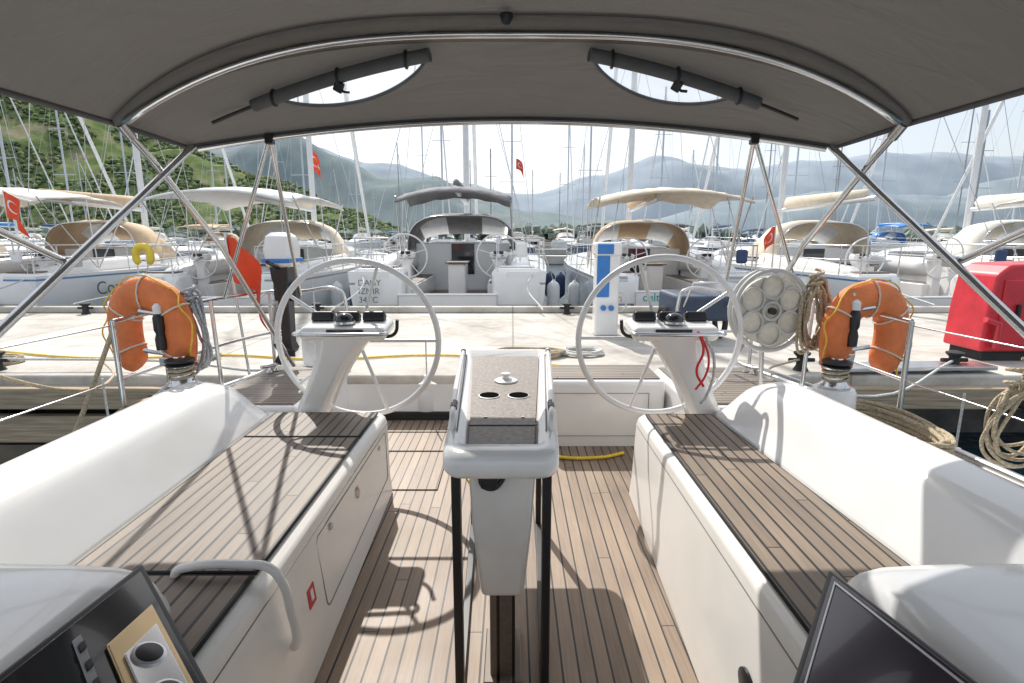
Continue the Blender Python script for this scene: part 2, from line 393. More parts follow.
for a,b in ((.60,.31),(.86,.31)):
    c=q(a,b,.02); Mq=n.to_track_quat('Z','Y').to_matrix()
    lathe(g,'round_dial',[(.024,0),(.024,.006),(.020,.008)],c,black,M=Mq)
    lathe(g,'dial_ring',[(.030,0),(.030,.004),(.026,.005)],c,steeld,M=Mq)
g,q,slab,n=doorpanel('instrument_panel',(.76,1.17,.72),(.53,.88,.68),(.77,.80,.775),mat('screen_violet',(.035,.025,.04),.15,coat=.3))
slab('bezel_line',.1,1.2,.10,.115,.0055,.008,steeld,.001)
slab('bezel_line',.1,.12,.115,1.2,.0055,.008,steeld,.001)

# ------------------------------------------------------------ table
cx=-.032
tb=G('cockpit_table',(cx,2.1,.0))
def outline(k0,k1,y0,y1,r=.06):
    P=[]
    def corner(x,y,a0):
        for k in range(6):
            a=R(a0+k*18); P.append((x+r*math.cos(a),y+r*math.sin(a)))
    corner(cx+k0-r,y0+r,270); corner(cx+k1-r,y1-r,0); corner(cx-k1+r,y1-r,90); corner(cx-k0+r,y0+r,180)
    return P
def ringz(P,z): return [(x,y,z) for x,y in P]
o0=outline(.162,.232,1.42,2.86,.06); o1=outline(.168,.238,1.405,2.87,.06); oi=outline(.128,.20,1.49,2.82,.03)
oin=outline(.110,.182,1.53,2.80,.02)
prism(tb,'table_body',[ringz(outline(.13,.19,1.46,2.8,.04),.815),ringz(o0,.83),ringz(o1,.85),ringz(o1,.885),ringz(o0,.902),ringz(oi,.905),ringz(oin,.872)],gel)
def polyflat(g,nm,P,z,m,h=.004):
    prism(g,nm,[ringz(P,z-h),ringz(P,z)],m,smooth=False)
polyflat(tb,'inlay',outline(.100,.172,1.54,2.78,.02),.880,tabm)
for x in (-.058,.058):
    lathe(tb,'cup_holder',[(.043,0),(.043,.0025),(.040,.003)],(cx+x,2.06,.8805),steeld)
    lathe(tb,'cup_hole',[(.039,0),(.039,.002)],(cx+x,2.06,.8825),blackm)
lathe(tb,'centre_knob',[(.05,0),(.05,.006),(.035,.012),(.014,.016),(.014,.024),(.022,.028),(.02,.036),(.005,.04)],(cx+.005,2.28,.881),gel)
for s in (-1,1):
    def sx(t,o=.0): return cx+s*(.148+.07*t+o)
    tube(tb,'side_grab_rail',[(sx(.12),1.62,.90),(sx(.12),1.63,.93),(sx(.2),1.7,.945),(sx(.85),2.6,.945),(sx(.9),2.68,.93),(sx(.9),2.69,.90)],.010,gel,spl=True)
    tube(tb,'black_catch',[[(sx(.18),1.70,.945),(sx(.22),1.76,.947)],[(sx(.84),2.58,.947),(sx(.89),2.64,.94)]],.012,black)
    tube(tb,'leaf_hinge',[(sx(.05,-.012),1.6,.9065),(sx(.9,-.012),2.7,.9065)],.003,joint)
box(tb,'inlay_joint',(cx,1.72,.8815),(.23,.006,.003),black,0)
lathe(tb,'screw',[(.006,0),(.006,.003)],(cx-.06,1.8,.881),steel,10)
lathe(tb,'screw',[(.006,0),(.006,.003)],(cx+.07,1.8,.881),steel,10)
prism(tb,'drawer_box',[[(cx-.10,1.50,.83),(cx+.105,1.50,.83),(cx+.105,1.86,.83),(cx-.10,1.86,.83)],
                       [(cx-.09,1.505,.62),(cx+.092,1.505,.62),(cx+.092,1.86,.62),(cx-.09,1.86,.62)],
                       [(cx-.066,1.53,.37),(cx+.07,1.53,.37),(cx+.07,1.84,.37),(cx-.066,1.84,.37)]],mat('gelcoat_grey',(.78,.76,.72),.3,var=.06,coat=.3),bevel=.02)
box(tb,'teak_post',(cx,1.7,.18),(.085,.2,.38),seat_teak,.006)
box(tb,'foot_plate',(cx,1.7,.012),(.13,.26,.02),seat_teak,.004)
for s in (-1,1):
    box(tb,'leg',(cx+s*.138,1.53,.42),(.028,.045,.84),black,.006)
    box(tb,'leg',(cx+s*.17,2.62,.42),(.028,.045,.84),black,.006)
    box(tb,'floor_rail',(cx+s*.155,2.07,.012),(.03,1.15,.022),black,.004,rot=(0,0,-s*R(1.6)))
tube(tb,'cable',[(cx-.04,1.49,.83),(cx-.06,1.485,.79),(cx-.03,1.48,.77),(cx+.0,1.485,.79),(cx+.01,1.49,.83)],.008,black,spl=True)
box(tb,'cable_plug',(cx-.035,1.48,.79),(.05,.02,.035),black,.005)

# ------------------------------------------------------------ wheels + pedestals
def wheel(x,y,z,r,g=None,rr=.0175,m=None,nsp=5,tilt=R(6),name='steering_wheel',a0=90):
    m=m or wheelm
    g=g or G(name,(x,y,z))
    tube(g,'rim',circ((x,y,z),r,56,'Y',tilt),rr,m,closed=True,res=4)
    ls=[]
    for i in range(nsp):
        a=R(a0+i*360/nsp); c=Vector((math.cos(a),-math.sin(a)*math.sin(tilt),math.sin(a)*math.cos(tilt)))
        ls.append([tuple(Vector((x,y,z))+c*.03),tuple(Vector((x,y,z))+c*(r))])
    tube(g,'spokes',ls,rr*.6,m)
    lathe(g,'hub',[(.05,-.03),(.055,-.01),(.045,.02),(.025,.04)],(x,y,z),m,axis='Y')
    return g
wheel(-.91,3.14,.895,.475,a0=72)
wheel(.865,3.12,.915,.475,a0=108)
def pedestal(s,xt,yt,xb,yb):
    g=G('helm_pedestal',(s*xt,yt,.9))
    secs=[]
    for t,w,d in ((0,.15,.15),(.15,.12,.13),(.5,.088,.11),(.8,.095,.11),(.95,.14,.12),(1,.18,.13)):
        x=s*(xb+(xt-xb)*t); y=yb+(yt-yb)*t; z=.0+.965*t
        secs.append([(x+a*w,y+b*d,z) for a,b in ((-1,-.6),(-.6,-1),(.6,-1),(1,-.6),(1,.6),(.6,1),(-.6,1),(-1,.6))])
    prism(g,'column',secs,gel,bevel=.01,sub=1)
    x,y,z=s*xt,yt,.985
    box(g,'console',(x,y,z+.0),(.48,.26,.085),gel,.038,rot=(R(6),0,0),seg=5)
    for k in (-1,0,1):
        box(g,'instrument_pod',(x+k*.145,y+.035,z+.062),(.125,.075,.06),black,.016,rot=(R(-22),0,0))
        box(g,'instrument_screen',(x+k*.145,y+.077,z+.070),(.09,.004,.045),glassy,.001,rot=(R(-22),0,0))
    lathe(g,'compass',[(.052,0),(.052,.012),(.047,.035),(.03,.05),(.006,.056)],(x,y-.055,z+.045),glassy)
    lathe(g,'compass_ring',[(.058,0),(.058,.012),(.05,.014)],(x,y-.055,z+.043),steel)
    box(g,'switch_panel',(x-s*.02,y-.131,z+.005),(.2,.006,.03),black,.003,rot=(R(6),0,0))
    tube(g,'guard_rail',[(x-.22,y-.1,z),(x-.245,y-.16,z+.0),(x-.18,y-.175,z+.0),(x+.18,y-.175,z),(x+.245,y-.16,z),(x+.22,y-.1,z)],.011,steel,spl=True)
    tube(g,'throttle_lever',[(x-s*.2,y,z-.05),(x-s*.27,y-.02,z-.02),(x-s*.29,y-.04,z+.06)],.010,black,spl=True)
    sphere(g,'shaft_boss',(x,y+.1,z-.08),.06,steeld)
    return g
pedestal(-1,.93,3.02,1.45,3.25)
pedestal(1,.90,3.02,1.38,3.22)

# ------------------------------------------------------------ bimini
bm_=G('bimini_canopy',(0,1.5,2.2))
HW=1.62
def hoopz(s): return 1.955+.365*(1-abs(s)**3.0)
canv=bpy.data.materials.new('bimini_canvas'); canv.use_nodes=True
N=canv.node_tree.nodes;L=canv.node_tree.links;p=N['Principled BSDF']; out=N['Material Output']
tc=N.new('ShaderNodeTexCoord')
n=N.new('ShaderNodeTexNoise');n.inputs['Scale'].default_value=2.5;n.inputs['Detail'].default_value=5;L.new(tc.outputs['Object'],n.inputs['Vector'])
r=N.new('ShaderNodeValToRGB');r.color_ramp.elements[0].color=(.175,.165,.153,1);r.color_ramp.elements[1].color=(.225,.213,.198,1)
L.new(n.outputs['Fac'],r.inputs[0]);L.new(r.outputs[0],p.inputs['Base Color']);p.inputs['Roughness'].default_value=.9
wv=N.new('ShaderNodeTexNoise');wv.inputs['Scale'].default_value=350;wv.inputs['Detail'].default_value=0;L.new(tc.outputs['Object'],wv.inputs['Vector'])
mp=N.new('ShaderNodeMapping');mp.inputs['Scale'].default_value=(1.0,3.0,1.0);mp.inputs['Rotation'].default_value=(0,0,R(20));L.new(tc.outputs['Object'],mp.inputs[0])
n4=N.new('ShaderNodeTexNoise');n4.inputs['Scale'].default_value=2.4;n4.inputs['Distortion'].default_value=1.5;L.new(mp.outputs[0],n4.inputs['Vector'])
b=N.new('ShaderNodeBump');b.inputs['Strength'].default_value=.3;b.inputs['Distance'].default_value=.004;L.new(wv.outputs['Fac'],b.inputs['Height'])
b2=N.new('ShaderNodeBump');b2.inputs['Strength'].default_value=.4;b2.inputs['Distance'].default_value=.08;L.new(n4.outputs['Fac'],b2.inputs['Height']);L.new(b.outputs[0],b2.inputs['Normal']);L.new(b2.outputs[0],p.inputs['Normal'])
tl=N.new('ShaderNodeBsdfTranslucent');tl.inputs['Color'].default_value=(.13,.12,.11,1)
mx=N.new('ShaderNodeMixShader');mx.inputs[0].default_value=.12;L.new(p.outputs[0],mx.inputs[1]);L.new(tl.outputs[0],mx.inputs[2])
L.new(mx.outputs[0],out.inputs['Surface'])
canvw=canv.copy(); canvw.name='bimini_canvas_window'
N=canvw.node_tree.nodes;L=canvw.node_tree.links;out=N['Material Output'];prev=out.inputs['Surface'].links[0].from_socket
at=N.new('ShaderNodeAttribute');at.attribute_name='win'
gt=math_node(N,L,'GREATER_THAN',at.outputs['Fac'],0.0)
tr=N.new('ShaderNodeBsdfTransparent');tr.inputs['Color'].default_value=(.78,.80,.82,1)
tl=N.new('ShaderNodeBsdfTranslucent');tl.inputs['Color'].default_value=(.55,.58,.6,1)
gl=N.new('ShaderNodeBsdfGlossy');gl.inputs['Roughness'].default_value=.1
m1=N.new('ShaderNodeMixShader');m1.inputs[0].default_value=.2;L.new(tr.outputs[0],m1.inputs[1]);L.new(tl.outputs[0],m1.inputs[2])
m2=N.new('ShaderNodeMixShader');m2.inputs[0].default_value=.06;L.new(m1.outputs[0],m2.inputs[1]);L.new(gl.outputs[0],m2.inputs[2])
m3=N.new('ShaderNodeMixShader');L.new(gt,m3.inputs[0]);L.new(prev,m3.inputs[1]);L.new(m2.outputs[0],m3.inputs[2]);L.new(m3.outputs[0],out.inputs['Surface'])
YH=2.3
V=[];F=[];nx,ny=60,24
for j in range(ny+1):
    y=-1.0+(YH+1.0)*j/ny
    for i in range(nx+1):
        s=-1+2*i/nx
        sag=.018*math.sin(j/ny*math.pi*3)**2*(1-s*s)
        V.append((s*HW,y,hoopz(s)-sag))
for j in range(ny):
    for i in range(nx):
        a=j*(nx+1)+i;F.append((a,a+1,a+nx+2,a+nx+1))
mesh(bm_,'top_canvas',V,F,canv)
YA=2.88
def aftpt(x,t):
    s=x/HW
    za=1.935+.150*(1-abs(s)**2.0)
    y=YH+(YA-YH)*t - .10*t*abs(s)**3
    z=hoopz(s)*(1-t)+za*t
    return (x*(1-.015*t),y,z)
V=[];F=[];win=[];nx,ny=260,48
def winsd(x,t):
    best=-1
    for xo,xi in ((-1.06,-.36),(1.0,.34)):
        q=(x-xo)/(xi-xo)
        if -.0<=q<=1.0:
            top=.50-.24*q; 
            bot=top+.30*(1-(2*q-1)**2)**.7
            best=max(best,min(t-top,bot-t))
    return best
for j in range(ny+1):
    for i in range(nx+1):
        x=-HW+2*HW*i/nx; t=j/ny
        V.append(aftpt(x,t)); win.append(winsd(x,t))
for j in range(ny):
    for i in range(nx):
        a=j*(nx+1)+i;F.append((a,a+1,a+nx+2,a+nx+1))
o=mesh(bm_,'aft_panel',V,F,None,mats=[canv,canvw],fm=[1 if max(win[k] for k in f)>-.05 else 0 for f in F])
at=o.data.attributes.new('win','FLOAT','POINT'); at.data.foreach_set('value',win)
for xo,xi in ((-1.06,-.36),(1.0,.34)):
    P=[]
    for k in range(41):
        q=k/40; x=xo+(xi-xo)*q; t=.50-.24*q+.30*(1-(2*q-1)**2)**.7+.012
        v=Vector(aftpt(x,t)); P.append((v.x,v.y-.004,v.z-.006))
    tube(bm_,'window_piping',P,.007,dgrey)
def strip(name,f,n,m,th=.004):
    V=[];F=[]
    for i in range(n+1):
        s=-1+2*i/n; a,b_=f(s); V+= [a,b_]
    for i in range(n): F.append((2*i,2*i+1,2*i+3,2*i+2))
    return mesh(bm_,name,V,F,m,solid=th)
strip('hoop_sleeve',lambda s:((s*HW*.985,YH-.10*(1-.8*abs(s)**6),hoopz(s*.985)-.012),(s*HW*.985,YH+.0,hoopz(s*.985)-.035)),80,canv)
strip('hoop_sleeve_aft',lambda s:((s*HW*.985,YH+.002,hoopz(s*.985)-.037),tuple(Vector(aftpt(s*HW*.985,.14*(1-.8*abs(s)**6)))+Vector((0,0,-.010)))),80,canv)
tube(bm_,'aft_hem',[aftpt(-HW+2*HW*i/60,1.0) for i in range(61)],.014,dgrey)
for yy in (1.1,.1): tube(bm_,'seam',[(HW*(i/15-1),yy,hoopz(i/15-1)-.006) for i in range(31)],.004,dgrey)
for s in (-1,1):
    tube(bm_,'side_hem',[(s*HW,-1,1.953),(s*HW,YH,1.953),aftpt(s*HW,1.0)],.012,dgrey)
for xo,xi in ((-1.36,-.34),(1.30,.32)):
    P=[]
    for k in range(11):
        q=k/10; x=xo+(xi-xo)*q; qq=(x-(-1.06 if xo<0 else 1.0))/(.70 if xo<0 else -.66); t=.50-.24*qq-.035
        v=Vector(aftpt(x,t)); P.append((v.x,v.y-.02,v.z-.03))
    tube(bm_,'rolled_flap',P[2:],.027,dgrey,spl=True,res=5)
    tube(bm_,'flap_cord',P[:3],.008,black,spl=True)
    c=P[6]
    for cc in (P[6],P[9],P[3]): tube(bm_,'flap_strap',circ((cc[0],cc[1],cc[2]),.032,16,'X'),.006,black,closed=True)
    box(bm_,'strap_buckle',(c[0],c[1]+.0,c[2]-.04),(.04,.022,.045),black,.006,rot=(.3,.5,0))
    tube(bm_,'strap_tail',[(c[0],c[1],c[2]-.045),(c[0]+.02,c[1],c[2]-.06),(c[0]+.045,c[1],c[2]-.062)],.006,black)
def rc_hoop():
    P=[]
    for i in range(45):
        s=-.955+1.91*i/44; P.append((s*HW,YH,hoopz(s)-.045))
    return P
legL=[(-1.64,3.95,.55),(-1.62,3.05,1.45),(-1.60,2.50,1.84),(-1.598,2.38,1.915),(-1.59,2.32,1.965)]
legR=[(x*-1,y,z) for x,y,z in legL[::-1]]
tube(bm_,'main_hoop',legL+rc_hoop()+legR,.0145,steel)
for s in (-1,1):
    tube(bm_,'aft_strut',[tuple(Vector(aftpt(s*1.585,.98))+Vector((0,0,-.01))),(s*1.60,1.66,1.21),(s*1.62,1.0,.78)],.016,steel)
    tube(bm_,'brace',[(s*1.58,1.2,1.72),(s*1.60,1.71,1.52),(s*1.61,1.97,1.41)],.0125,steel)
    tube(bm_,'stern_strut',[[tuple(Vector(aftpt(s*1.22,.97))+Vector((0,0,-.02))),(s*1.92,3.6,1.10)],
                            [tuple(Vector(aftpt(s*1.22,.97))+Vector((0,0,-.02))),(s*1.55,3.95,1.08)]],.0115,steel)
    box(bm_,'joint_fitting',tuple(Vector(aftpt(s*1.22,.97))+Vector((0,0,-.03))),(.04,.04,.05),black,.006)
    box(bm_,'joint_fitting',(s*1.605,1.99,1.41),(.04,.05,.04),steeld,.006)
    tube(bm_,'strut_clamp',[(s*1.598,2.33,1.952),(s*1.598,2.39,1.908)],.021,steeld)
tube(bm_,'aft_hoop',[tuple(Vector(aftpt(-1.56+3.12*i/50,.97))+Vector((0,0,-.028))) for i in range(51)],.0125,steel)
lathe(bm_,'dome_light',[(.024,0),(.024,-.012),(.018,-.026),(.01,-.038),(.003,-.04)],(-.02,2.17,hoopz(0)-.02),black)

# ------------------------------------------------------------ pushpit + lifelines
pp=G('stern_guard_rail',(0,4,.4))
for s in (-1,1):
    top=[(s*2.06,2.75,1.07),(s*2.05,3.3,1.08),(s*1.97,3.95,1.08),(s*1.88,4.17,1.08),(s*1.65,4.24,1.08),(s*1.35,4.25,1.08),(s*1.32,4.25,1.02),(s*1.32,4.25,.42)]
    tube(pp,'top_rail',top,.0135,steel,spl=True)
    mid=[(x,y,.76) for x,y,z in top[:6]]
    tube(pp,'mid_rail',mid,.011,steel,spl=True)
    tube(pp,'stanchion',[[(s*2.06,2.75,.46),(s*2.06,2.75,1.07)],[(s*2.0,3.6,.45),(s*2.02,3.6,1.08)],[(s*1.88,4.17,.43),(s*1.88,4.17,1.08)]],.0135,steel)
    tube(pp,'lifeline',[[(s*2.06,2.75,1.05),(s*2.1,.9,1.07)],[(s*2.06,2.75,.76),(s*2.1,.9,.78)]],.004,steel)
    tube(pp,'stanchion',[(s*2.1,.9,.5),(s*2.1,.9,1.1)],.0125,steel)

def horseshoe(g,c,w,h,r,m,yaw=0,n=30,squash=.7):
    P=[]
    for i in range(n+1):
        a=R(-55+290*i/n)
        ca,sa=math.cos(a),math.sin(a)
        P.append(Vector((w*math.copysign(abs(ca)**.8,ca),0,h*math.copysign(abs(sa)**.8,sa))))
    secs=[]
    Mz=Matrix.Rotation(yaw,3,'Z')
    for i,p_ in enumerate(P):
        t=(P[min(i+1,n)]-P[max(i-1,0)]).normalized(); nrm=Vector((t.z,0,-t.x)); bn=Vector((0,1,0))
        k=1 if 1<i<n-1 else (.9 if i in(1,n-1) else .7)
        secs.append([tuple(Vector(c)+Mz@(p_+nrm*math.cos(a)*r*k+bn*math.sin(a)*r*squash*k)) for a in [2*math.pi*j/12 for j in range(12)]])
    prism(g,'foam_ring',secs,m)
    return Mz
def lifebuoy(c,yaw):
    g=G('horseshoe_lifebuoy',c)
    horseshoe(g,c,.185,.215,.102,orange,yaw,squash=.62)
    Mz=Matrix.Rotation(yaw,3,'Z')
    web=mat('grey_webbing',(.65,.6,.5),.8)
    for a in (30,90,150,205,-25):
        P=[];ca,sa=math.cos(R(a)),math.sin(R(a))
        ce=Vector((.185*math.copysign(abs(ca)**.8,ca),0,.215*math.copysign(abs(sa)**.8,sa))); t=Vector((ca,0,sa))
        for k in range(14):
            b_=2*math.pi*k/14; P.append(tuple(Vector(c)+Mz@(ce+t*math.cos(b_)*.106+Vector((0,1,0))*math.sin(b_)*.068)))
        tube(g,'strap',P,.005,web,closed=True)
    tube(g,'grab_line',[tuple(Vector(c)+Mz@Vector((.30*math.cos(R(a)),-.03+.02*math.sin(a),.325*math.sin(R(a))))) for a in range(-45,226,15)],.004,ropey,spl=True)
    return g
lifebuoy((-2.03,3.0,.965),R(-14))
lifebuoy((1.99,3.0,.945),R(14))
def holder(x,y,z,s):
    g=G('lifebuoy_light',(x,y,z))
    tube(g,'bracket',[[(x,y+.03,z-.28),(x,y+.03,z+.2)],[(x,y+.03,z+.1),(x+s*.12,y+.03,z+.12)],[(x,y+.03,z-.12),(x+s*.12,y+.03,z-.1)]],.012,steel)
    lathe(g,'light_body',[(.026,-.09),(.028,-.03),(.02,0),(.028,.02),(.028,.09),(.018,.11)],(x,y,z),black,18)
    lathe(g,'light_lens',[(.022,.11),(.022,.15),(.008,.165)],(x,y,z),whitec,18)
    box(g,'clamp',(x,y+.03,z-.16),(.06,.05,.05),steel,.006)
holder(-1.92,2.90,.98,-1); holder(1.86,2.90,1.0,1)

def coil(name,c,w,h,n,r,m,plane='XZ',spread=.03,seed=1):
    rnd=random.Random(seed); g=G(name,c); P=[]
    for k in range(n):
        ww=w*(1+rnd.uniform(-.15,.12)); hh=h*(1+rnd.uniform(-.12,.1)); ox=rnd.uniform(-spread,spread); oz=rnd.uniform(-spread,spread); oy=rnd.uniform(-spread,spread)*.8
        for i in range(14):
            a=2*math.pi*i/14
            x=ww*math.cos(a)*(1-.25*math.sin(a) if plane=='XZ' else 1)+ox; z=hh*math.sin(a)+oz
            if plane=='XZ': P.append((c[0]+x,c[1]+oy+.02*math.cos(a*2+k),c[2]+z))
            else: P.append((c[0]+x,c[1]+z,c[2]+r+k*r*.5+rnd.uniform(0,r)))
    tube(g,'loops',P,r,m,spl=True,res=2)
    if plane=='XZ':
        tube(g,'wrap',[(c[0]+w*.5*math.cos(a),c[1]+.04*math.sin(a),c[2]+h*.55+.008*a) for a in [k*.8 for k in range(26)]],r,m,spl=True,res=2)
        tube(g,'hang',[(c[0],c[1],c[2]+h*.6),(c[0]+.01,c[1],c[2]+h+.06)],r,m)
    return g
coil('rope_coil',(-1.80,3.0,.96),.055,.2,11,.008,ropeg,seed=3)
coil('rope_coil',(1.74,3.1,1.05),.06,.19,10,.008,ropet,seed=4)
coil('rope_coil',(1.95,2.0,.80),.10,.14,7,.007,ropet,seed=6,spread=.04)
coil('rope_coil',(-1.78,4.1,.86),.06,.15,7,.008,ropew,seed=16)
coil('deck_rope',(1.84,2.50,.52),.16,.32,16,.011,ropet,'XY',seed=8)
coil('deck_rope',(-1.93,2.80,.52),.13,.27,14,.011,ropet,'XY',seed=9)
coil('dock_rope',(.15,5.6,DZ),.35,.16,8,.012,ropet,'XY',seed=10)
coil('dock_rope',(.75,5.7,DZ),.22,.14,7,.012,ropew,'XY',seed=11)
coil('dock_rope',(-5.2,5.3,DZ),.25,.14,7,.012,ropet,'XY',seed=12)
coil('dock_rope',(-3.3,5.5,DZ),.22,.12,7,.012,ropew,'XY',seed=14)
coil('dock_rope',(3.6,8.5,DZ),.3,.16,8,.012,ropew,'XY',seed=13)

def winch(x,y,z):
    g=G('sheet_winch',(x,y,z))
    lathe(g,'base_pod',[(.12,-.26),(.11,-.02),(.1,0)],(x,y,z),gel)
    lathe(g,'drum',[(.078,0),(.08,.015),(.062,.03),(.052,.06),(.056,.1),(.066,.115)],(x,y,z),steel)
    lathe(g,'self_tailer',[(.068,.115),(.075,.122),(.06,.13),(.075,.138),(.072,.15),(.045,.158),(.02,.16)],(x,y,z),black)
    lathe(g,'cap',[(.03,.16),(.028,.166),(.01,.168)],(x,y,z),steel)
    tube(g,'turns',[(x+.062*math.cos(a),y+.062*math.sin(a),z+.035+.0035*a) for a in [k*.4 for k in range(50)]],.006,ropet)
winch(-1.80,2.85,.70); winch(1.76,2.85,.69)

g=G('webbing_reel',(1.5,3.12,1.08)); rc=(1.51,3.12,1.075); reel=mat('reel_grey',(.55,.55,.53),.5)
tube(g,'outer_ring',circ(rc,.215,48,'Y',0,.235),.013,reel,closed=True)
tube(g,'back_ring',circ((rc[0],rc[1]+.07,rc[2]),.215,48,'Y',0,.235),.012,reel,closed=True)
for k in range(6):
    a=R(30+60*k); tube(g,'hole_ring',circ((rc[0]+.125*math.cos(a),rc[1]-.005,rc[2]+.137*math.sin(a)),.062,24,'Y',0,.067),.007,reel,closed=True)
tube(g,'hole_ring',circ((rc[0],rc[1]-.005,rc[2]),.05,24),.010,reel,closed=True)
lathe(g,'webbing',[(.2,-.03),(.2,.03)],(rc[0],rc[1]+.035,rc[2]),cream,40,axis='Y')
lathe(g,'axle',[(.02,-.1),(.02,.03)],rc,black,16,axis='Y')
tube(g,'mount',[(rc[0],rc[1]+.08,rc[2]-.2),(rc[0]+.03,rc[1]+.1,.45)],.014,steel)

# ------------------------------------------------------------ flags
def flag(name,top,pole_len,w,h,az=0,droop=.5,lean=(0,0),pole=True,pr=.01,seed=0,crescent=True,fold=.09):
    g=G(name,top); t=Vector(top); ca,sa=math.cos(az),math.sin(az)
    if pole:
        tube(g,'pole',[tuple(t+Vector((0,0,.03))),tuple(t+Vector((lean[0],lean[1],-pole_len)))],pr,steel if pr<.015 else gel)
    def pt(u,v):
        x=w*u*(1-.35*droop*u); dz=-h*v-w*.75*droop*u*u
        wy=fold*w*math.sin(u*9+v*2.5+seed)*(u+.15)
        return t+Vector((ca*x-sa*wy+lean[0]*(h*v)/max(pole_len,.1),sa*x+ca*wy,dz))
    V=[];F=[];nx,ny=24,14
    for j in range(ny+1):
        for i in range(nx+1): V.append(pt(i/nx,j/ny))
    for j in range(ny):
        for i in range(nx):
            a=j*(nx+1)+i;F.append((a,a+1,a+nx+2,a+nx+1))
    mesh(g,'cloth',V,F,redc)
    if crescent:
        asp=w/h
        for side in (-1,1):
            off=Vector((sa*.004*side,-ca*.004*side,0))
            V=[];F=[];n=20
            for i in range(n+1):
                a=R(35+290*i/n); ro=.25; V.append(pt((.36+ro*math.cos(a)/asp),.5+ro*math.sin(a))+off)
                k=.2; V.append(pt((.36+(.05+k*math.cos(R(42+276*i/n)))/asp),.5+k*math.sin(R(42+276*i/n)))+off)
            for i in range(n): F.append((2*i,2*i+1,2*i+3,2*i+2))
            mesh(g,'crescent',V,F,whitec)
            V=[]
            for i in range(10):
                a=R(180+36*i); rr=.12 if i%2==0 else .05; V.append(pt((.36+(.33+rr*math.cos(a))/asp),.5+rr*math.sin(a))+off)
            mesh(g,'star',V,[tuple(range(10))],whitec)
    return g
flag('turkish_flag',(-2.14,4.1,1.50),1.12,.46,.34,az=R(-15),droop=1.1,lean=(.10,-.02),seed=1.2,fold=.14,crescent=False)

g=G('outboard_motor',(-1.62,4.25,1.0)); ox,oy=-1.68,4.0
prism(g,'cowling',[[(ox+a*w,oy+b_*w*1.3,z) for a,b_ in ((-1,-.7),(-.7,-1),(.7,-1),(1,-.7),(1,.7),(.7,1),(-.7,1),(-1,.7))] for z,w in ((1.28,.07),(1.30,.095),(1.42,.1),(1.5,.085),(1.53,.05))],gel,bevel=.01)
box(g,'cowling_band',(ox,oy-.0,1.33),(.2,.27,.03),bluep,.005)
prism(g,'leg',[[(ox+a*w,oy+b_*w*1.5,z) for a,b_ in ((-1,-1),(1,-1),(1,1),(-1,1))] for z,w in ((1.3,.065),(1.2,.06),(1.1,.04),(.72,.035),(.66,.05))],black,bevel=.01)
box(g,'clamp',(ox,oy+.03,1.1),(.16,.12,.14),black,.02)
lathe(g,'gearcase',[(.01,-.12),(.035,-.08),(.04,0),(.03,.09),(.01,.12)],(ox,oy,.66),black,16,axis='Y')
tube(g,'tiller',[(ox,oy-.1,1.28),(ox+.02,oy-.3,1.33)],.015,black)
for a in (0,120,240):
    box(g,'blade',(ox+.05*math.cos(R(a)),oy-.13,.66+.05*math.sin(R(a))),(.08,.01,.05),black,.003,rot=(0,-R(a),0))

def fender(x,y,z,r=.11,h=.5,m=None,name='boat_fender'):
    g=G(name,(x,y,z)); m=m or whitec
    prof=[(.02,-h/2-.03)]+[(r*math.sin(R(a)),-h/2+r-r*math.cos(R(a))) for a in (20,45,70,90)]+[(r*math.sin(R(a)),h/2-r-r*math.cos(R(a))) for a in (90,110,135,160)]+[(.025,h/2+.02),(.025,h/2+.05)]
    lathe(g,'body',prof,(x,y,z),m,20)
    tube(g,'line',[(x,y,z+h/2+.04),(x,y,z+h/2+.35)],.006,ropew)
fender(-1.62,4.4,.60,.12,.42); fender(-.72,4.42,.12,.12,.36); fender(-2.35,3.0,0,.13,.7); fender(2.35,2.7,0,.13,.7)

# ------------------------------------------------------------ dock furniture
def pedestal_power(x,y,h=1.2,c=bluep,name='power_pedestal'):
    g=G(name,(x,y,DZ))
    box(g,'body',(x,y,DZ+h*.42),(.30,.24,h*.84),gel,.03)
    box(g,'side_panel',(x-.06,y-.124,DZ+h*.62),(.16,.012,h*.42),c,.008)
    box(g,'head',(x,y,DZ+h*.9),(.34,.28,h*.14),gel,.04)
    box(g,'head_panel',(x-.04,y-.142,DZ+h*.9),(.2,.01,h*.1),c,.004)
    for k in (-1,1):
        lathe(g,'socket',[(.035,0),(.035,.03),(.02,.035)],(x+k*.05,y-.13,DZ+h*.3),c,16,axis='Y')
    tube(g,'water_tap',[(x+.13,y,DZ+h*.4),(x+.2,y,DZ+h*.4),(x+.2,y,DZ+h*.35)],.012,brass)
    tube(g,'hose',[(x+.17+.09*math.cos(a),y-.05,DZ+h*.35+.12*math.sin(a)) for a in [k*.5 for k in range(40)]],.01,ropew,spl=True)
pedestal_power(1.2,6.9,1.22)
g=G('fire_hose_cabinet',(5.35,5.6,DZ)); cx0=.12
prism(g,'cabinet_body',[[(x+cx0,y,z) for x,z in ((4.62,DZ+.1),(5.95,DZ+.1),(5.95,DZ+.95),(5.9,DZ+1.02),(4.80,DZ+.98),(4.68,DZ+.88),(4.64,DZ+.55))] for y in (5.35,5.85)],red,bevel=.03)
box(g,'door',(5.3+cx0,5.34,DZ+.50),(1.1,.02,.66),red,.012)
box(g,'door_handle',(4.9+cx0,5.31,DZ+.52),(.03,.04,.14),black,.008)
box(g,'plinth',(5.28+cx0,5.6,DZ+.05),(1.2,.42,.1),blackr,.01)
tube(g,'hose_reel_pipe',[(4.72+cx0,5.3,DZ+.15),(4.72+cx0,5.3,DZ+.4),(4.58+cx0,5.3,DZ+.44)],.03,red)
g=G('dock_cart',(2.2,6.6,DZ))
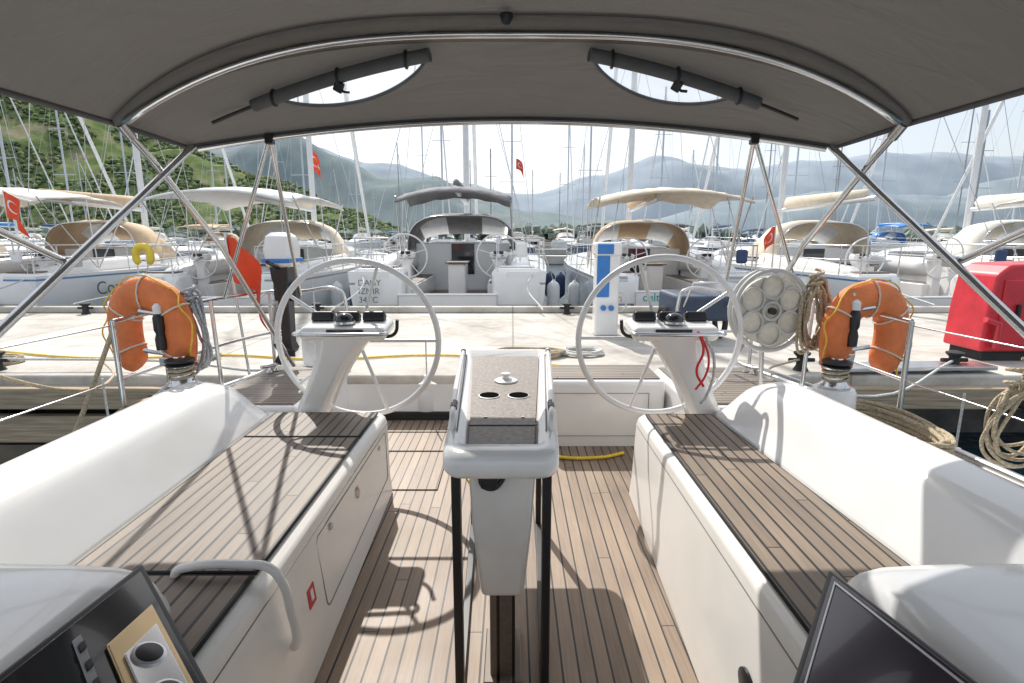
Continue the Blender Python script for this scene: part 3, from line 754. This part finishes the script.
box(g,'tray',(2.25,6.7,DZ+.42),(.62,.9,.3),mat('dark_blue_plastic',(.04,.06,.1),.45),.05)
for k in(-1,1): tube(g,'tyre',circ((2.25+k*.36,6.7,DZ+.2),.17,24,'X'),.035,blackr,closed=True)
tube(g,'handle',[(2.0,6.25,DZ+.45),(2.0,5.95,DZ+.75),(2.5,5.95,DZ+.75),(2.5,6.25,DZ+.45)],.014,steel)
tube(G('shore_power_cable',(-3,5.4,DZ)),'cable',[(-9,6.4,DZ+.015),(-6,5.9,DZ+.015),(-4.2,5.45,DZ+.015),(-3,5.6,DZ+.015),(-2,5.4,DZ+.015),(-.9,5.6,DZ+.015),(-.3,5.5,DZ+.015),(.2,5.2,DZ+.015),(.5,4.9,DZ+.03),(.2,4.62,.15),(-.1,4.33,.1),(.05,3.75,.015),(.25,3.52,.014),(.6,3.48,.014),(.78,3.56,.014)],.011,ropey,spl=True)
tube(G('shore_power_cable',(-3,5.4,DZ)),'cable',[(-.2,4.33,.09),(-.3,4.0,.014),(-.22,3.6,.014),(-.3,3.3,.014),(-.22,3.0,.014)],.009,ropey,spl=True)
ml=G('mooring_lines',(0,4.5,.4))
tube(ml,'port_line',[(-1.8,3.95,.55),(-2.0,4.2,.45),(-3.2,4.9,.36),(-4.9,5.0,.36)],.012,ropew,spl=True)
tube(ml,'starboard_line',[(1.78,3.95,.55),(2.0,4.2,.42),(2.4,4.8,.34),(2.75,5.0,.36)],.012,ropet,spl=True)
tube(ml,'port_spring',[(-2.05,2.75,1.05),(-2.3,2.75,.55),(-2.5,2.6,-.0),(-2.6,2.5,-.62)],.012,ropet,spl=True)
tube(ml,'port_line_b',[(-2.08,1.9,1.06),(-2.25,2.6,.75),(-2.9,3.8,.5),(-3.9,5.0,.35)],.009,ropet,spl=True)
tube(ml,'starboard_spring',[(1.78,3.95,.55),(3.0,4.3,.2),(4.2,5.0,.35)],.012,ropew,spl=True)
tube(ml,'sheet_line',[(-1.80,2.85,.76),(-1.95,2.6,.6),(-2.0,2.2,.55),(-1.9,1.4,.56)],.009,ropew,spl=True)
rr_=mat('red_rope',(.7,.05,.05),.8)
tube(ml,'wheel_lanyard',[(1.0,2.86,1.0),(1.03,2.84,.9),(1.0,2.84,.78),(1.04,2.83,.70)],.007,rr_,spl=True)
tube(ml,'wheel_lanyard_b',[(1.02,2.87,.98),(1.06,2.84,.86),(1.05,2.84,.76),(1.0,2.84,.68)],.006,rr_,spl=True)
tube(ml,'wheel_lanyard_c',[(1.04,2.87,.98),(1.09,2.84,.85),(1.06,2.84,.64),(1.03,2.84,.6)],.008,ropew,spl=True)
g=G('gangway_plank',(3.4,4.9,.3))
box(g,'plank',(3.75,4.95,DZ+.05),(1.5,.26,.04),steeld,.01,rot=(0,0,R(3)))

# ------------------------------------------------------------ background yachts
def hullcol(name,c,stripe=(.02,.03,.1)):
    if name in MATS: return MATS[name]
    m=bpy.data.materials.new(name); m.use_nodes=True;N=m.node_tree.nodes;L=m.node_tree.links;p=N['Principled BSDF']
    p.inputs['Roughness'].default_value=.25;p.inputs['Coat Weight'].default_value=.4
    tc=N.new('ShaderNodeTexCoord');sp=N.new('ShaderNodeSeparateXYZ');L.new(tc.outputs['Object'],sp.inputs[0])
    r=N.new('ShaderNodeValToRGB');r.color_ramp.interpolation='CONSTANT'
    e=r.color_ramp.elements;e[0].position=0;e[0].color=(.03,.04,.06,1);e[1].position=.06;e[1].color=(*stripe,1)
    a=e.new(.11);a.color=(*c,1); a=e.new(.60);a.color=(*stripe,1); a=e.new(.62);a.color=(*c,1)
    L.new(math_node(N,L,'DIVIDE',sp.outputs['Z'],2.0),r.inputs[0])
    n=N.new('ShaderNodeTexNoise');n.inputs['Scale'].default_value=1.5;n.inputs['Detail'].default_value=3;L.new(tc.outputs['Object'],n.inputs['Vector'])
    mx=N.new('ShaderNodeMix');mx.data_type='RGBA';mx.blend_type='MULTIPLY';L.new(math_node(N,L,'MULTIPLY',n.outputs['Fac'],.12),mx.inputs[0]);L.new(r.outputs[0],mx.inputs[6]);mx.inputs[7].default_value=(.7,.66,.6,1)
    L.new(mx.outputs[2],p.inputs['Base Color']);MATS[name]=m;return m
hw=hullcol('hull_white',(.88,.88,.88),(.3,.33,.4)); hb=hullcol('hull_navy',(.05,.08,.15),(.6,.6,.6)); hg=hullcol('hull_grey',(.42,.46,.53),(.75,.75,.75)); hw2=hullcol('hull_white_blue_line',(.87,.88,.89),(.1,.25,.5))
win_m=mat('cabin_window',(.03,.035,.045),.08,coat=.5)
clear=mat('vinyl_window',(.7,.74,.77),.15,coat=.5)
def bshape(t):
    pts=[(0,.86),(.15,.93),(.35,1.0),(.55,.97),(.75,.76),(.9,.40),(1.0,.02)]
    for (a,va),(b_,vb) in zip(pts,pts[1:]):
        if t<=b_:
            k=(t-a)/(b_-a); return va+(vb-va)*k
    return .02
def yacht(x,y,rot,Lh=12,B=4,F=1.25,hm=None,canvas=dgrey,bcanvas=None,bim=True,dodger=True,bagm=None,name='moored_sailboat',mastm=None,mh=1.3,detail=True,buoy=None,nameplate=None,mast_rake=0,nm_m=None,furl=True,passer=True,seed=0,side_text=None,bw=.86,gate=0,bl_=(.03,.255),by=1.62):
    g=G(name,(x,y,SEA),rot,local=True); rnd=random.Random(seed)
    hm=hm or hw; bcanvas=bcanvas or canvas; bagm=bagm or canvas; mastm=mastm or alu
    b=lambda t:B/2*bshape(t)
    sheer=lambda t:F*(1+.16*t*t)
    ts=[0,.08,.15,.25,.35,.5,.65,.78,.88,.95,1.0]
    sp=[(0,-.45),(.5,-.38),(.82,-.12),(.93,.25),(.985,.7),(1,1)]
    secs=[]
    for t in ts:
        bb=b(t); zz=sheer(t); yy=Lh*t
        P=[(fx*bb,(fz*zz if fz>0 else fz*(1-t*.7))) for fx,fz in sp]
        secs.append([(-px,yy,pz) for px,pz in P[::-1]]+[(px,yy,pz) for px,pz in P[1:]])
    prism(g,'hull',secs,hm,caps=False,closed=False)
    sole=.50*F; ci=.60
    s0=secs[0]
    tr=list(s0)+[(b(0)*ci,0,F),(b(0)*(ci-.06),0,sole),(-b(0)*(ci-.06),0,sole),(-b(0)*ci,0,F)]
    mesh(g,'transom',tr,[tuple(range(len(tr)))],hm,smooth=False)
    tcp=.33
    V=[];F_=[]
    for t in (0,.15,.25,tcp):
        bb=b(t); zz=sheer(t); yy=Lh*t
        V+=[(-bb,yy,zz),(-bb*ci,yy,zz+.0),(-bb*ci*.95,yy,sole),(bb*ci*.95,yy,sole),(bb*ci,yy,zz),(bb,yy,zz)]
    for i in range(3):
        for j in range(5): F_.append((i*6+j,i*6+j+1,i*6+j+7,i*6+j+6))
    mesh(g,'cockpit_well',V,F_,gel,smooth=False)
    V=[];F_=[]
    td=[tcp,.5,.65,.78,.88,.95,1.0]
    for t in td: V+=[(-b(t),Lh*t,sheer(t)),(0,Lh*t,sheer(t)+.06),(b(t),Lh*t,sheer(t))]
    for i in range(len(td)-1):
        for j in range(2): F_.append((i*3+j,i*3+j+1,i*3+j+4,i*3+j+3))
    mesh(g,'deck',V,F_,gel)
    secs=[]
    for t,w,h in ((tcp,.60,.50),(.45,.60,.50),(.6,.52,.42),(.72,.36,.25),(.78,.22,.05)):
        bb=b(t)*w; z0=sheer(t)-.02
        secs.append([(-bb,Lh*t,z0),(-bb*.86,Lh*t,z0+h*.8),(-bb*.6,Lh*t,z0+h),(bb*.6,Lh*t,z0+h),(bb*.86,Lh*t,z0+h*.8),(bb,Lh*t,z0)])
    prism(g,'coachroof',secs,gel,bevel=.02)
    for s in (-1,1):
        V=[]
        for t,w,h in ((.38,.6,.5),(.45,.6,.5),(.6,.52,.42),(.68,.41,.3)):
            bb=b(t)*w; z0=sheer(t)-.02
            for k in (.3,.68): V.append((s*(bb*(1-.14*k/.8)+.012),Lh*t,z0+h*k))
        mesh(g,'cabin_windows',V,[(0,2,3,1),(2,4,5,3),(4,6,7,5)],win_m,smooth=False)
    if detail:
        mesh(g,'cockpit_sole',[(-b(0)*.5,.02,sole+.01),(b(0)*.5,.02,sole+.01),(b(.3)*.5,Lh*.3,sole+.01),(-b(.3)*.5,Lh*.3,sole+.01)],[(0,1,2,3)],sole_teak,smooth=False)
        box(g,'bulkhead_face',(0,Lh*tcp-.03,(sole+sheer(.33)+.45)/2),(b(.3)*1.15,.04,sheer(.33)+.45-sole),gel,.02)
        box(g,'companionway',(0,Lh*tcp-.06,sheer(.3)+.05),(.6,.04,.8),win_m,.01)
        for s in (-1,1):
            V=[]
            for t in (.42,.5,.58): 
                for k in (.62,.78): V.append((s*(b(t)*(.93+.055*(k-.25)/.45)+.012),Lh*t,sheer(t)*k))
            mesh(g,'hull_window',V,[(0,2,3,1),(2,4,5,3)],win_m,smooth=False)
            box(g,'seat',(s*b(.2)*.46,Lh*.20,sole+.2),(b(.2)*.22,Lh*.22,.4),gel,.03)
            box(g,'seat_teak',(s*b(.2)*.46,Lh*.20,sole+.408),(b(.2)*.18,Lh*.21,.012),seat_teak,.002)
            cs=[]
            for yy,hh_,ww in ((Lh*.04,.02,.10),(Lh*.07,.16,.11),(Lh*.16,.26,.12),(Lh*.30,.32,.12),(Lh*.335,.34,.12)):
                xc=s*b(.2)*.68; w2_=b(.2)*ww
                cs.append([(xc-w2_,yy,F-.1),(xc-w2_*.8,yy,F+hh_*.8),(xc-w2_*.5,yy,F+hh_),(xc+w2_*.5,yy,F+hh_),(xc+w2_*.8,yy,F+hh_*.8),(xc+w2_,yy,F-.1)])
            prism(g,'coaming',cs,gel)
            cs=[]
            for yy,k_ in ((-.02,.80),(.03,.93),(.12,1.0),(.5,1.0),(.66,.9)):
                xc=s*b(0)*.71; w2_=b(0)*.265*k_
                cs.append([(xc-w2_,yy,F*.56),(xc-w2_,yy,F*.95*k_+.04),(xc-w2_*.85,yy,F*(.2+.84*k_)),(xc+w2_*.85,yy,F*(.2+.84*k_)),(xc+w2_,yy,F*.95*k_+.04),(xc+w2_,yy,F*.56)])
            prism(g,'stern_quarter',cs,gel,bevel=.015)
            box(g,'stern_seat_cushion',(s*b(0)*.71,.34,F*1.055),(b(0)*.36,.34,.03),rnd.choice([seat_teak,gel]),.01)
            wx=s*b(.05)*.5
            wheel(wx,1.0,sole+.98,.45,g=g,rr=.017)
            cs=[]
            for z_,w_ in ((sole,.13),(sole+.4,.09),(sole+.8,.10),(sole+.92,.17)):
                cs.append([(wx+a_*w_,1.18+b_*.1,z_) for a_,b_ in ((-1,-1),(1,-1),(1,1),(-1,1))])
            prism(g,'helm_column',cs,gel,bevel=.03)
            box(g,'helm_console',(wx,1.18,sole+1.0),(.38,.24,.14),gel,.05)
            box(g,'helm_screen',(wx,1.05,sole+1.03),(.2,.02,.1),glassy,.004)
            top=[(s*b(.22)*.97,Lh*.2,F+.62),(s*b(.05)*.97,.6,F+.62),(s*b(0)*.93,.12,F+.62),(s*b(0)*.6,.06,F+.62),(s*b(0)*.5,.06,F+.60),(s*b(0)*.5,.06,F*.8)]
            tube(g,'pushpit',[top,[(x_,y_,F+.32) for x_,y_,z_ in top[:4]]],.014,steel)
            tube(g,'pushpit_posts',[[(x_,y_,F),(x_,y_,F+.62)] for x_,y_,z_ in top[:3]],.013,steel)
            fl_=[]
            for t in (.3,.45,.6,.75,.88):
                fl_.append([(s*b(t)*.97,Lh*t,sheer(t)),(s*b(t)*.97,Lh*t,sheer(t)+.62)])
            fl_.append([(s*b(t)*.97,Lh*t,sheer(t)+.6) for t in (.2,.3,.45,.6,.75,.88,.95)])
            fl_.append([(s*b(t)*.97,Lh*t,sheer(t)+.32) for t in (.2,.3,.45,.6,.75,.88,.95)])
            tube(g,'lifelines',fl_,.008,steel,res=1)
            for t in (.12,.35,.55):
                if rnd.random()<.85:
                    prof=[(.02,-.38)]+[(.14*math.sin(R(a)),-.35+.14-.14*math.cos(R(a))) for a in (20,45,70,90)]+[(.14*math.sin(R(a)),.35-.14-.14*math.cos(R(a))) for a in (90,110,135,160)]+[(.025,.38)]
                    fx=s*(b(t)+.16)
                    lathe(g,'fender',prof,(fx,Lh*t,F*.55),whitec if rnd.random()<.6 else navy,14)
                    tube(g,'fender_line',[(fx,Lh*t,F*.55+.35),(s*b(t)*.97,Lh*t,F+.35)],.008,ropew)
        box(g,'cockpit_table',(0,Lh*.2,sole+.4),(.4,1.0,.75),gel,.05)
        box(g,'table_leaf',(0,Lh*.2,sole+.79),(.5,1.1,.03),seat_teak,.005)
        gh=sole*.5+gate*F
        box(g,'swim_step',(0,-.03,sole*.5+gh/2),(b(0)*1.02,.09,gh),gel,.035)
        tube(g,'step_joint',[[(-b(0)*.5,-.078,sole*.5+.04),(-b(0)*.5,-.078,sole*.5+gh-.04),(b(0)*.5,-.078,sole*.5+gh-.04),(b(0)*.5,-.078,sole*.5+.04)]],.006,greyp)
        if passer:
            box(g,'gangway',(rnd.uniform(-.3,.3),-1.0,sole+.02),(.36,2.0,.05),seat_teak,.01,rot=(R(2),0,0))
        if buoy: horseshoe(g,(-b(0)*.8,.0,F+.42),.15,.18,.075,buoy,0,18)
        box(g,'gear_bag',(b(0)*.75,.1,F+.4),(.22,.12,.28),rnd.choice([gel,dgrey,navy]),.05)
        tube(g,'mooring_ropes',[[(s*b(0)*.9,.2,F+.02),(s*b(0)*.8,-.4,F*.85),(s*b(0)*.9,-1.7,DZ-SEA+.1)] for s in (-1,1)],.013,ropew,spl=True)
    if dodger:
        secs=[]
        w0=b(.33)*.64
        for yy,h,w in ((Lh*.29,.95,1.0),(Lh*.33,1.02,1.0),(Lh*.375,.95,.98),(Lh*.425,.5,.94)):
            z0=sheer(.33)+.2
            secs.append([(w0*w*math.copysign(abs(math.cos(a))**.55,math.cos(a)),yy,z0+h*math.sin(a)**.7 if math.sin(a)>0 else z0) for a in [math.pi*k/20 for k in range(21)]])
        prism(g,'sprayhood',secs[:3],canvas,caps=False,closed=False,solid=.01)
        V=[];F_=[];fm=[]
        for r_ in (secs[2],secs[3]): V+=r_
        for j in range(20):
            F_.append((j,j+1,j+22,j+21)); fm.append(1 if (4<=j<=15 and j not in(9,10)) else 0)
        mesh(g,'sprayhood_front',V,F_,None,mats=[canvas,clear],fm=fm)
        tube(g,'sprayhood_rail',secs[0],.014,steel)
    if bim:
        V=[];F_=[];nx=16;ny=8;w=b(.12)*bw
        y0,y1=Lh*bl_[0],Lh*bl_[1]; zb=F+by
        for j in range(ny+1):
            for i in range(nx+1):
                s=-1+2*i/nx; q=j/ny
                V.append((s*w,y0+(y1-y0)*q,zb+.24*(1-s**2*.9)-.16*abs(2*q-1)**3+.015*math.sin(i*1.9+j*2.3+seed)))
        for j in range(ny):
            for i in range(nx):
                a=j*(nx+1)+i;F_.append((a,a+1,a+nx+2,a+nx+1))
        mesh(g,'bimini_canvas',V,F_,bcanvas,solid=.02)
        if detail:
            ls=[]
            for s in (-1,1):
                for yy in (y0+.1,(y0+y1)/2,y1-.1):
                    ls.append([(s*w,yy,zb+.0),(s*w*1.05,(y0+y1)/2,F+.05)])
            tube(g,'bimini_frame',ls,.014,steel)
            tube(g,'bimini_valance',[(-w,y0,zb-.13),(-w*.5,y0,zb+.04),(0,y0,zb+.09),(w*.5,y0,zb+.04),(w,y0,zb-.13)],.03,bcanvas,spl=True)
    my=Lh*.47; mz0=sheer(.45)+.4; H=Lh*mh
    tube(g,'mast',[(0,my,mz0-.4),(0,my-mast_rake,H)],.085,mastm,res=3 if detail else 1)
    ls=[];sp_=[]
    for k,hh in enumerate((.42,.70)):
        z=mz0+(H-mz0)*hh; wsp=b(.45)*(.55-.14*k)
        sp_.append([(-wsp,my-.12,z),(0,my,z+.02),(wsp,my-.12,z)])
    tube(g,'spreaders',sp_,.03,mastm,res=1)
    for s in (-1,1):
        w1=b(.45)*.55;w2=b(.45)*.41;z1=mz0+(H-mz0)*.42;z2=mz0+(H-mz0)*.70
        ls.append([(s*b(.47)*.93,my-.2,sheer(.47)),(s*w1,my-.12,z1),(s*w2,my-.12,z2),(0,my,H-.3)])
        if detail: ls+= [[(s*b(.47)*.9,my-.25,sheer(.47)),(0,my,z1)],[(s*b(0)*.85,.1,F),(0,my*.52,H*.52),(0,my-mast_rake,H)]]
    if detail or not furl: ls.append([(0,Lh*.99,sheer(1)),(0,my,H-.2)])
    if not detail: ls.append([(0,.1,F),(0,my-mast_rake,H)])
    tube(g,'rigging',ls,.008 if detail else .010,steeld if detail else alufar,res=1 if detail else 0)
    if furl: tube(g,'furled_genoa',[(0,Lh*.98,sheer(1)+.5),(0,my+ (Lh*.98-my)*.08,H*.9)],.065,whitec,res=1)
    bz=mz0+1.15
    tube(g,'boom',[(0,my-.1,bz),(0,Lh*.16,bz+.1)],.07,mastm,res=1)
    secs=[]
    for q in (0,.05,.3,.7,.97,1):
        yy=my-.2-(my-.2-Lh*.18)*q; k=(.25 if q in(0,1) else 1)*(1-.45*q)
        secs.append([(.13*k*math.cos(a),yy,bz+.18+.05*q+.19*k*math.sin(a)) for a in [2*math.pi*i/12 for i in range(12)]])
    prism(g,'sail_bag',secs,bagm)
    if detail:
        box(g,'masthead',(0,my-mast_rake,H+.05),(.2,.3,.1),black,.01)
    if nameplate: 
        text(g,'boat_name',nameplate,(-.72,-.088,.80),.24,nm_m or bluep)
    if side_text:
        s,tx=side_text
        text(g,'side_lettering',tx,(s*(b(.26)+.02),Lh*.10,F*.62),.42,letter,rot=(R(90),0,R(89) if s>0 else R(-89)))
    return g
YS=10.9
teal=mat('teal',(.02,.38,.35))
yacht(-1.22,10.25,R(1),12.8,4.35,1.45,hw,mgrey,seed=1,mh=1.35,bw=.62,gate=.22,bl_=(.12,.27),by=1.50,passer=False)
g=G('boat_name_lettering',(-2.5,10.1,.4)); text(g,'letters','DAISY\nIZMIR\n34TC',(-2.88,10.10,.60),.16,letter)
yacht(3.4,YS+.2,R(-2),12.8,4.0,1.3,hg,tanc,bcanvas=beige,seed=2,nameplate='celtic breeze',nm_m=teal,mh=1.3,gate=.28,passer=False)
yacht(8.7,YS+.1,R(4),13,4.1,1.3,hw2,beige,bim=False,seed=3,mh=1.32,gate=.2,passer=False)
yacht(13.6,YS+.1,R(-1),12,4.0,1.3,hw,creamc,bcanvas=creamc,seed=4,gate=.2)
yacht(18.6,YS+.3,R(1),13,4.2,1.35,hb,navy,seed=5)
yacht(-6.05,YS+.1,R(0),12.6,4.0,1.3,hw,beige,bcanvas=whitec,seed=6,buoy=yellow,gate=.2,bl_=(.02,.3),passer=False)
yacht(-11.4,YS+.2,R(-3),12,4.0,1.3,hw2,tanc,bcanvas=creamc,seed=7,buoy=yellow,side_text=(1,'Cosmic 35'),gate=.2)
yacht(-16.6,YS+.2,R(-1),13,4.1,1.3,hw,beige,bcanvas=creamc,seed=8)
rnd=random.Random(5)
cols=[dgrey,navy,beige,tanc,creamc,creamc,bluep]
k=0
for row_y,x0,x1,step,face in ((44,-46,50,6.6,1),(66,-66,72,9,-1),(100,-105,112,12,1),(140,-140,160,17,-1)):
    x=x0
    while x<x1:
        if rnd.random()<.85:
            Lh=rnd.uniform(10.5,15)
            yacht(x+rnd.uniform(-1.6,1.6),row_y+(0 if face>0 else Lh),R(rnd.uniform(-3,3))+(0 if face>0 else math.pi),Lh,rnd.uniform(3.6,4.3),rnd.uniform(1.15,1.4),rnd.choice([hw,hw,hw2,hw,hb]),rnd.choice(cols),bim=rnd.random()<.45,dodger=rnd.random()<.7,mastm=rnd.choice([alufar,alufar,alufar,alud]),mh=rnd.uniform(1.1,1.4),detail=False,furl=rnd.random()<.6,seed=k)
            k+=1
        x+=step
for yy in (42.5,65,98,139):
    box(G('pontoon',(0,yy,0)),'pontoon_deck',(0,yy,-.25),(260,2.2,.6),mat('pontoon_concrete',(.5,.47,.43),.85,var=.2,scale=1),.03)
flag('turkish_flag',(-9.75,YS-.2,2.35),1.2,.75,.5,az=R(-25),droop=.7,seed=2,pr=.014)
flag('turkish_flag',(11.6,YS+1.2,1.95),1.3,.85,.5,az=R(0),droop=-.35,seed=3,pr=.014)
flag('turkish_flag',(-8.6,24,5.1),1.2,.6,.8,az=R(10),droop=1.0,seed=4,pr=.014)
flag('turkish_flag',(.25,34,6.1),1.2,.7,.6,az=R(10),droop=1.0,seed=5,pr=.014)
flag('turkish_flag',(5.35,YS+.3,1.7),1.0,.45,.35,az=R(-160),droop=1.2,seed=4,pr=.014)

# ------------------------------------------------------------ hills
def hillmat(name,c1,c2,c3,scale):
    m=bpy.data.materials.new(name); m.use_nodes=True;N=m.node_tree.nodes;L=m.node_tree.links;p=N['Principled BSDF'];p.inputs['Roughness'].default_value=1;p.inputs['Specular IOR Level'].default_value=0
    tc=N.new('ShaderNodeTexCoord')
    n=N.new('ShaderNodeTexNoise');n.inputs['Scale'].default_value=scale;n.inputs['Detail'].default_value=8;n.inputs['Roughness'].default_value=.75;L.new(tc.outputs['Object'],n.inputs['Vector'])
    r=N.new('ShaderNodeValToRGB');e=r.color_ramp.elements;e[0].position=.36;e[0].color=(*c1,1);e[1].position=.64;e[1].color=(*c3,1);a=e.new(.5);a.color=(*c2,1)
    L.new(n.outputs['Fac'],r.inputs[0]);L.new(r.outputs[0],p.inputs['Base Color']);return m
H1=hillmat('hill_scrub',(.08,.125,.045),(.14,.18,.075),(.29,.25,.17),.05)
H2=hillmat('mountain_mid',(.20,.245,.25),(.22,.265,.27),(.26,.295,.29),.01)  # aerial haze baked into the base colours, hence pale bluish
H3=hillmat('mountain_far',(.33,.38,.43),(.34,.39,.44),(.36,.41,.46),.004)  # thicker haze baked into the colours, paler than the mid ridge
def hill(name,pts,y0,depth,m,nx=160,ny=26,amp=.12,seed=0,fr=.01):
    x0,x1=pts[0][0],pts[-1][0]; V=[];F=[]
    def prof(x):
        for (a,ha),(b_,hb_) in zip(pts,pts[1:]):
            if x<=b_:
                k=(x-a)/(b_-a); k=k*k*(3-2*k); return ha+(hb_-ha)*k
        return pts[-1][1]
    mh_=max(p_[1] for p_ in pts)
    def hh(x,y):
        q=(y-y0)/depth
        h=prof(x)*math.sin(min(1,q*1.15)*math.pi/2)**.9*(1 if q<.9 else 1-(q-.9)*3)
        nz=noise.fractal(Vector((x*fr,y*fr,seed)),1.0,2.1,6)
        return SEA+max(0,h+nz*mh_*amp*min(1,q*4)*(.3+.7*prof(x)/mh_))-.5
    for j in range(ny+1):
        for i in range(nx+1):
            x=x0+(x1-x0)*i/nx; y=y0+depth*j/ny
            V.append((x,y,hh(x,y)))
    for j in range(ny):
        for i in range(nx):
            a=j*(nx+1)+i;F.append((a,a+1,a+nx+2,a+nx+1))
    mesh(None,name,V,F,m); return hh
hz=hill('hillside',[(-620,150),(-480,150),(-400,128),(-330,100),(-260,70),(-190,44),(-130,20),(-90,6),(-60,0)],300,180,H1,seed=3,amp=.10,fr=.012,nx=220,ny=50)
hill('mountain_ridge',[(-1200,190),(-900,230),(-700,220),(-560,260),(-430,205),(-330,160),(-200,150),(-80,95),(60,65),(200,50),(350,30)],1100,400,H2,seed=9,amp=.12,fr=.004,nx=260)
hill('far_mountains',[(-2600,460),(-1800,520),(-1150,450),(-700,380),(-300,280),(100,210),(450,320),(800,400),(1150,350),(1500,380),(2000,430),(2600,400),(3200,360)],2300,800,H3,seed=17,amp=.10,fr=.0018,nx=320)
hill('mountain_ridge',[(250,0),(400,60),(650,110),(900,135),(1200,120),(1500,170),(2000,160)],1350,350,hillmat('mountain_mid_right',(.25,.30,.33),(.26,.31,.34),(.29,.34,.36),.008),seed=27,amp=.12,fr=.004,nx=220)  # right ridge: its pale blue tones have the haze painted in
V=[];F=[];rnd=random.Random(11);fm=[]
ico=[(0,0,1),(.89,0,.45),(.28,.85,.45),(-.72,.53,.45),(-.72,-.53,.45),(.28,-.85,.45),(.72,.53,-.3),(-.28,.85,-.3),(-.89,0,-.3),(-.28,-.85,-.3),(.72,-.53,-.3)]
icf=[(0,1,2),(0,2,3),(0,3,4),(0,4,5),(0,5,1),(1,6,2),(2,7,3),(3,8,4),(4,9,5),(5,10,1),(6,7,2),(7,8,3),(8,9,4),(9,10,5),(10,6,1)]
for k in range(7500):
    x=rnd.uniform(-480,-65); y=rnd.uniform(302,470)
    if noise.noise(Vector((x*.03,y*.03,1)))<-.15: continue
    r_=rnd.uniform(.7,2.4); z=max(.2,hz(x,y))
    bi=len(V)
    for v in ico:
        j=rnd.uniform(.6,1.3); V.append((x+v[0]*r_*j,y+v[1]*r_*j,z+r_*.4+v[2]*r_*j))
    mi=rnd.choice((0,1,1,2))
    for f in icf: F.append(tuple(bi+i for i in f)); fm.append(mi)
mesh(None,'hillside_vegetation',V,F,None,smooth=False,mats=[mat('foliage_dark',(.08,.12,.045),.9,var=.3),mat('foliage_mid',(.12,.165,.06),.9,var=.3),mat('foliage_light',(.17,.21,.085),.9,var=.3)],fm=fm)
V=[];F=[];fm=[]
for k in range(2200):
    x=rnd.uniform(-420,420); y=rnd.uniform(255,285); r_=rnd.uniform(1.6,3.6); z=SEA+rnd.uniform(.5,5.5 if noise.noise(Vector((x*.02,0,5)))>0 else 3)
    bi=len(V)
    for v in ico:
        j=rnd.uniform(.7,1.25); V.append((x+v[0]*r_*j,y+v[1]*r_*j,z+v[2]*r_*j))
    mi=rnd.choice((0,1,2))
    for f in icf: F.append(tuple(bi+i for i in f)); fm.append(mi)
mesh(None,'shoreline_trees',V,F,None,smooth=False,mats=[mat('shore_a',(.14,.19,.15),.9,var=.2),mat('shore_b',(.18,.22,.17),.9,var=.2),mat('shore_c',(.22,.26,.21),.9,var=.2)],fm=fm)
mesh(None,'shore_ground',[(-700,250,SEA+.4),(700,250,SEA+.4),(900,420,SEA+.6),(-900,420,SEA+.6)],[(0,1,2,3)],mat('shore_soil',(.3,.27,.22),.9,var=.2,scale=.1),smooth=False)

# ------------------------------------------------------------ light
EL,AZ=R(46),R(-18)
w=bpy.data.worlds.new('World');sc.world=w;w.use_nodes=True;N=w.node_tree.nodes;L=w.node_tree.links
bg=N['Background']
sky=N.new('ShaderNodeTexSky');sky.sky_type='NISHITA';sky.sun_disc=False;sky.sun_elevation=EL;sky.sun_rotation=AZ;sky.dust_density=3.0;sky.air_density=1.0;sky.ozone_density=1.5
tc=N.new('ShaderNodeTexCoord');mp=N.new('ShaderNodeMapping');mp.inputs['Scale'].default_value=(1,1,4);L.new(tc.outputs['Generated'],mp.inputs[0])
n=N.new('ShaderNodeTexNoise');n.inputs['Scale'].default_value=2.2;n.inputs['Detail'].default_value=5;L.new(mp.outputs[0],n.inputs['Vector'])
rr=N.new('ShaderNodeValToRGB');rr.color_ramp.elements[0].position=.42;rr.color_ramp.elements[0].color=(.45,.45,.45,1);rr.color_ramp.elements[1].position=.72;rr.color_ramp.elements[1].color=(.85,.85,.85,1)
L.new(n.outputs['Fac'],rr.inputs[0])
mx=N.new('ShaderNodeMix');mx.data_type='RGBA';L.new(rr.outputs[0],mx.inputs[0]);L.new(sky.outputs[0],mx.inputs[6]);mx.inputs[7].default_value=(7.3,7.7,8.1,1)
L.new(mx.outputs[2],bg.inputs[0]);bg.inputs[1].default_value=.15
sun=bpy.data.lights.new('sun','SUN');sun.energy=5.0;sun.angle=R(.5);sun.color=(1,.95,.88)
so=bpy.data.objects.new('sun',sun);sc.collection.objects.link(so)
sv=Vector((math.sin(AZ)*math.cos(EL),math.cos(AZ)*math.cos(EL),math.sin(EL)))
so.rotation_euler=(-sv).to_track_quat('-Z','Y').to_euler();so.location=sv*30
# ------------------------------------------------------------ camera
cam=bpy.data.cameras.new('camera');cam.lens=18.98;cam.sensor_width=36;cam.clip_start=.05;cam.clip_end=9000
co=bpy.data.objects.new('camera',cam);sc.collection.objects.link(co);co.location=(0,0,1.5);co.rotation_euler=(R(90-11),0,0)
sc.camera=co
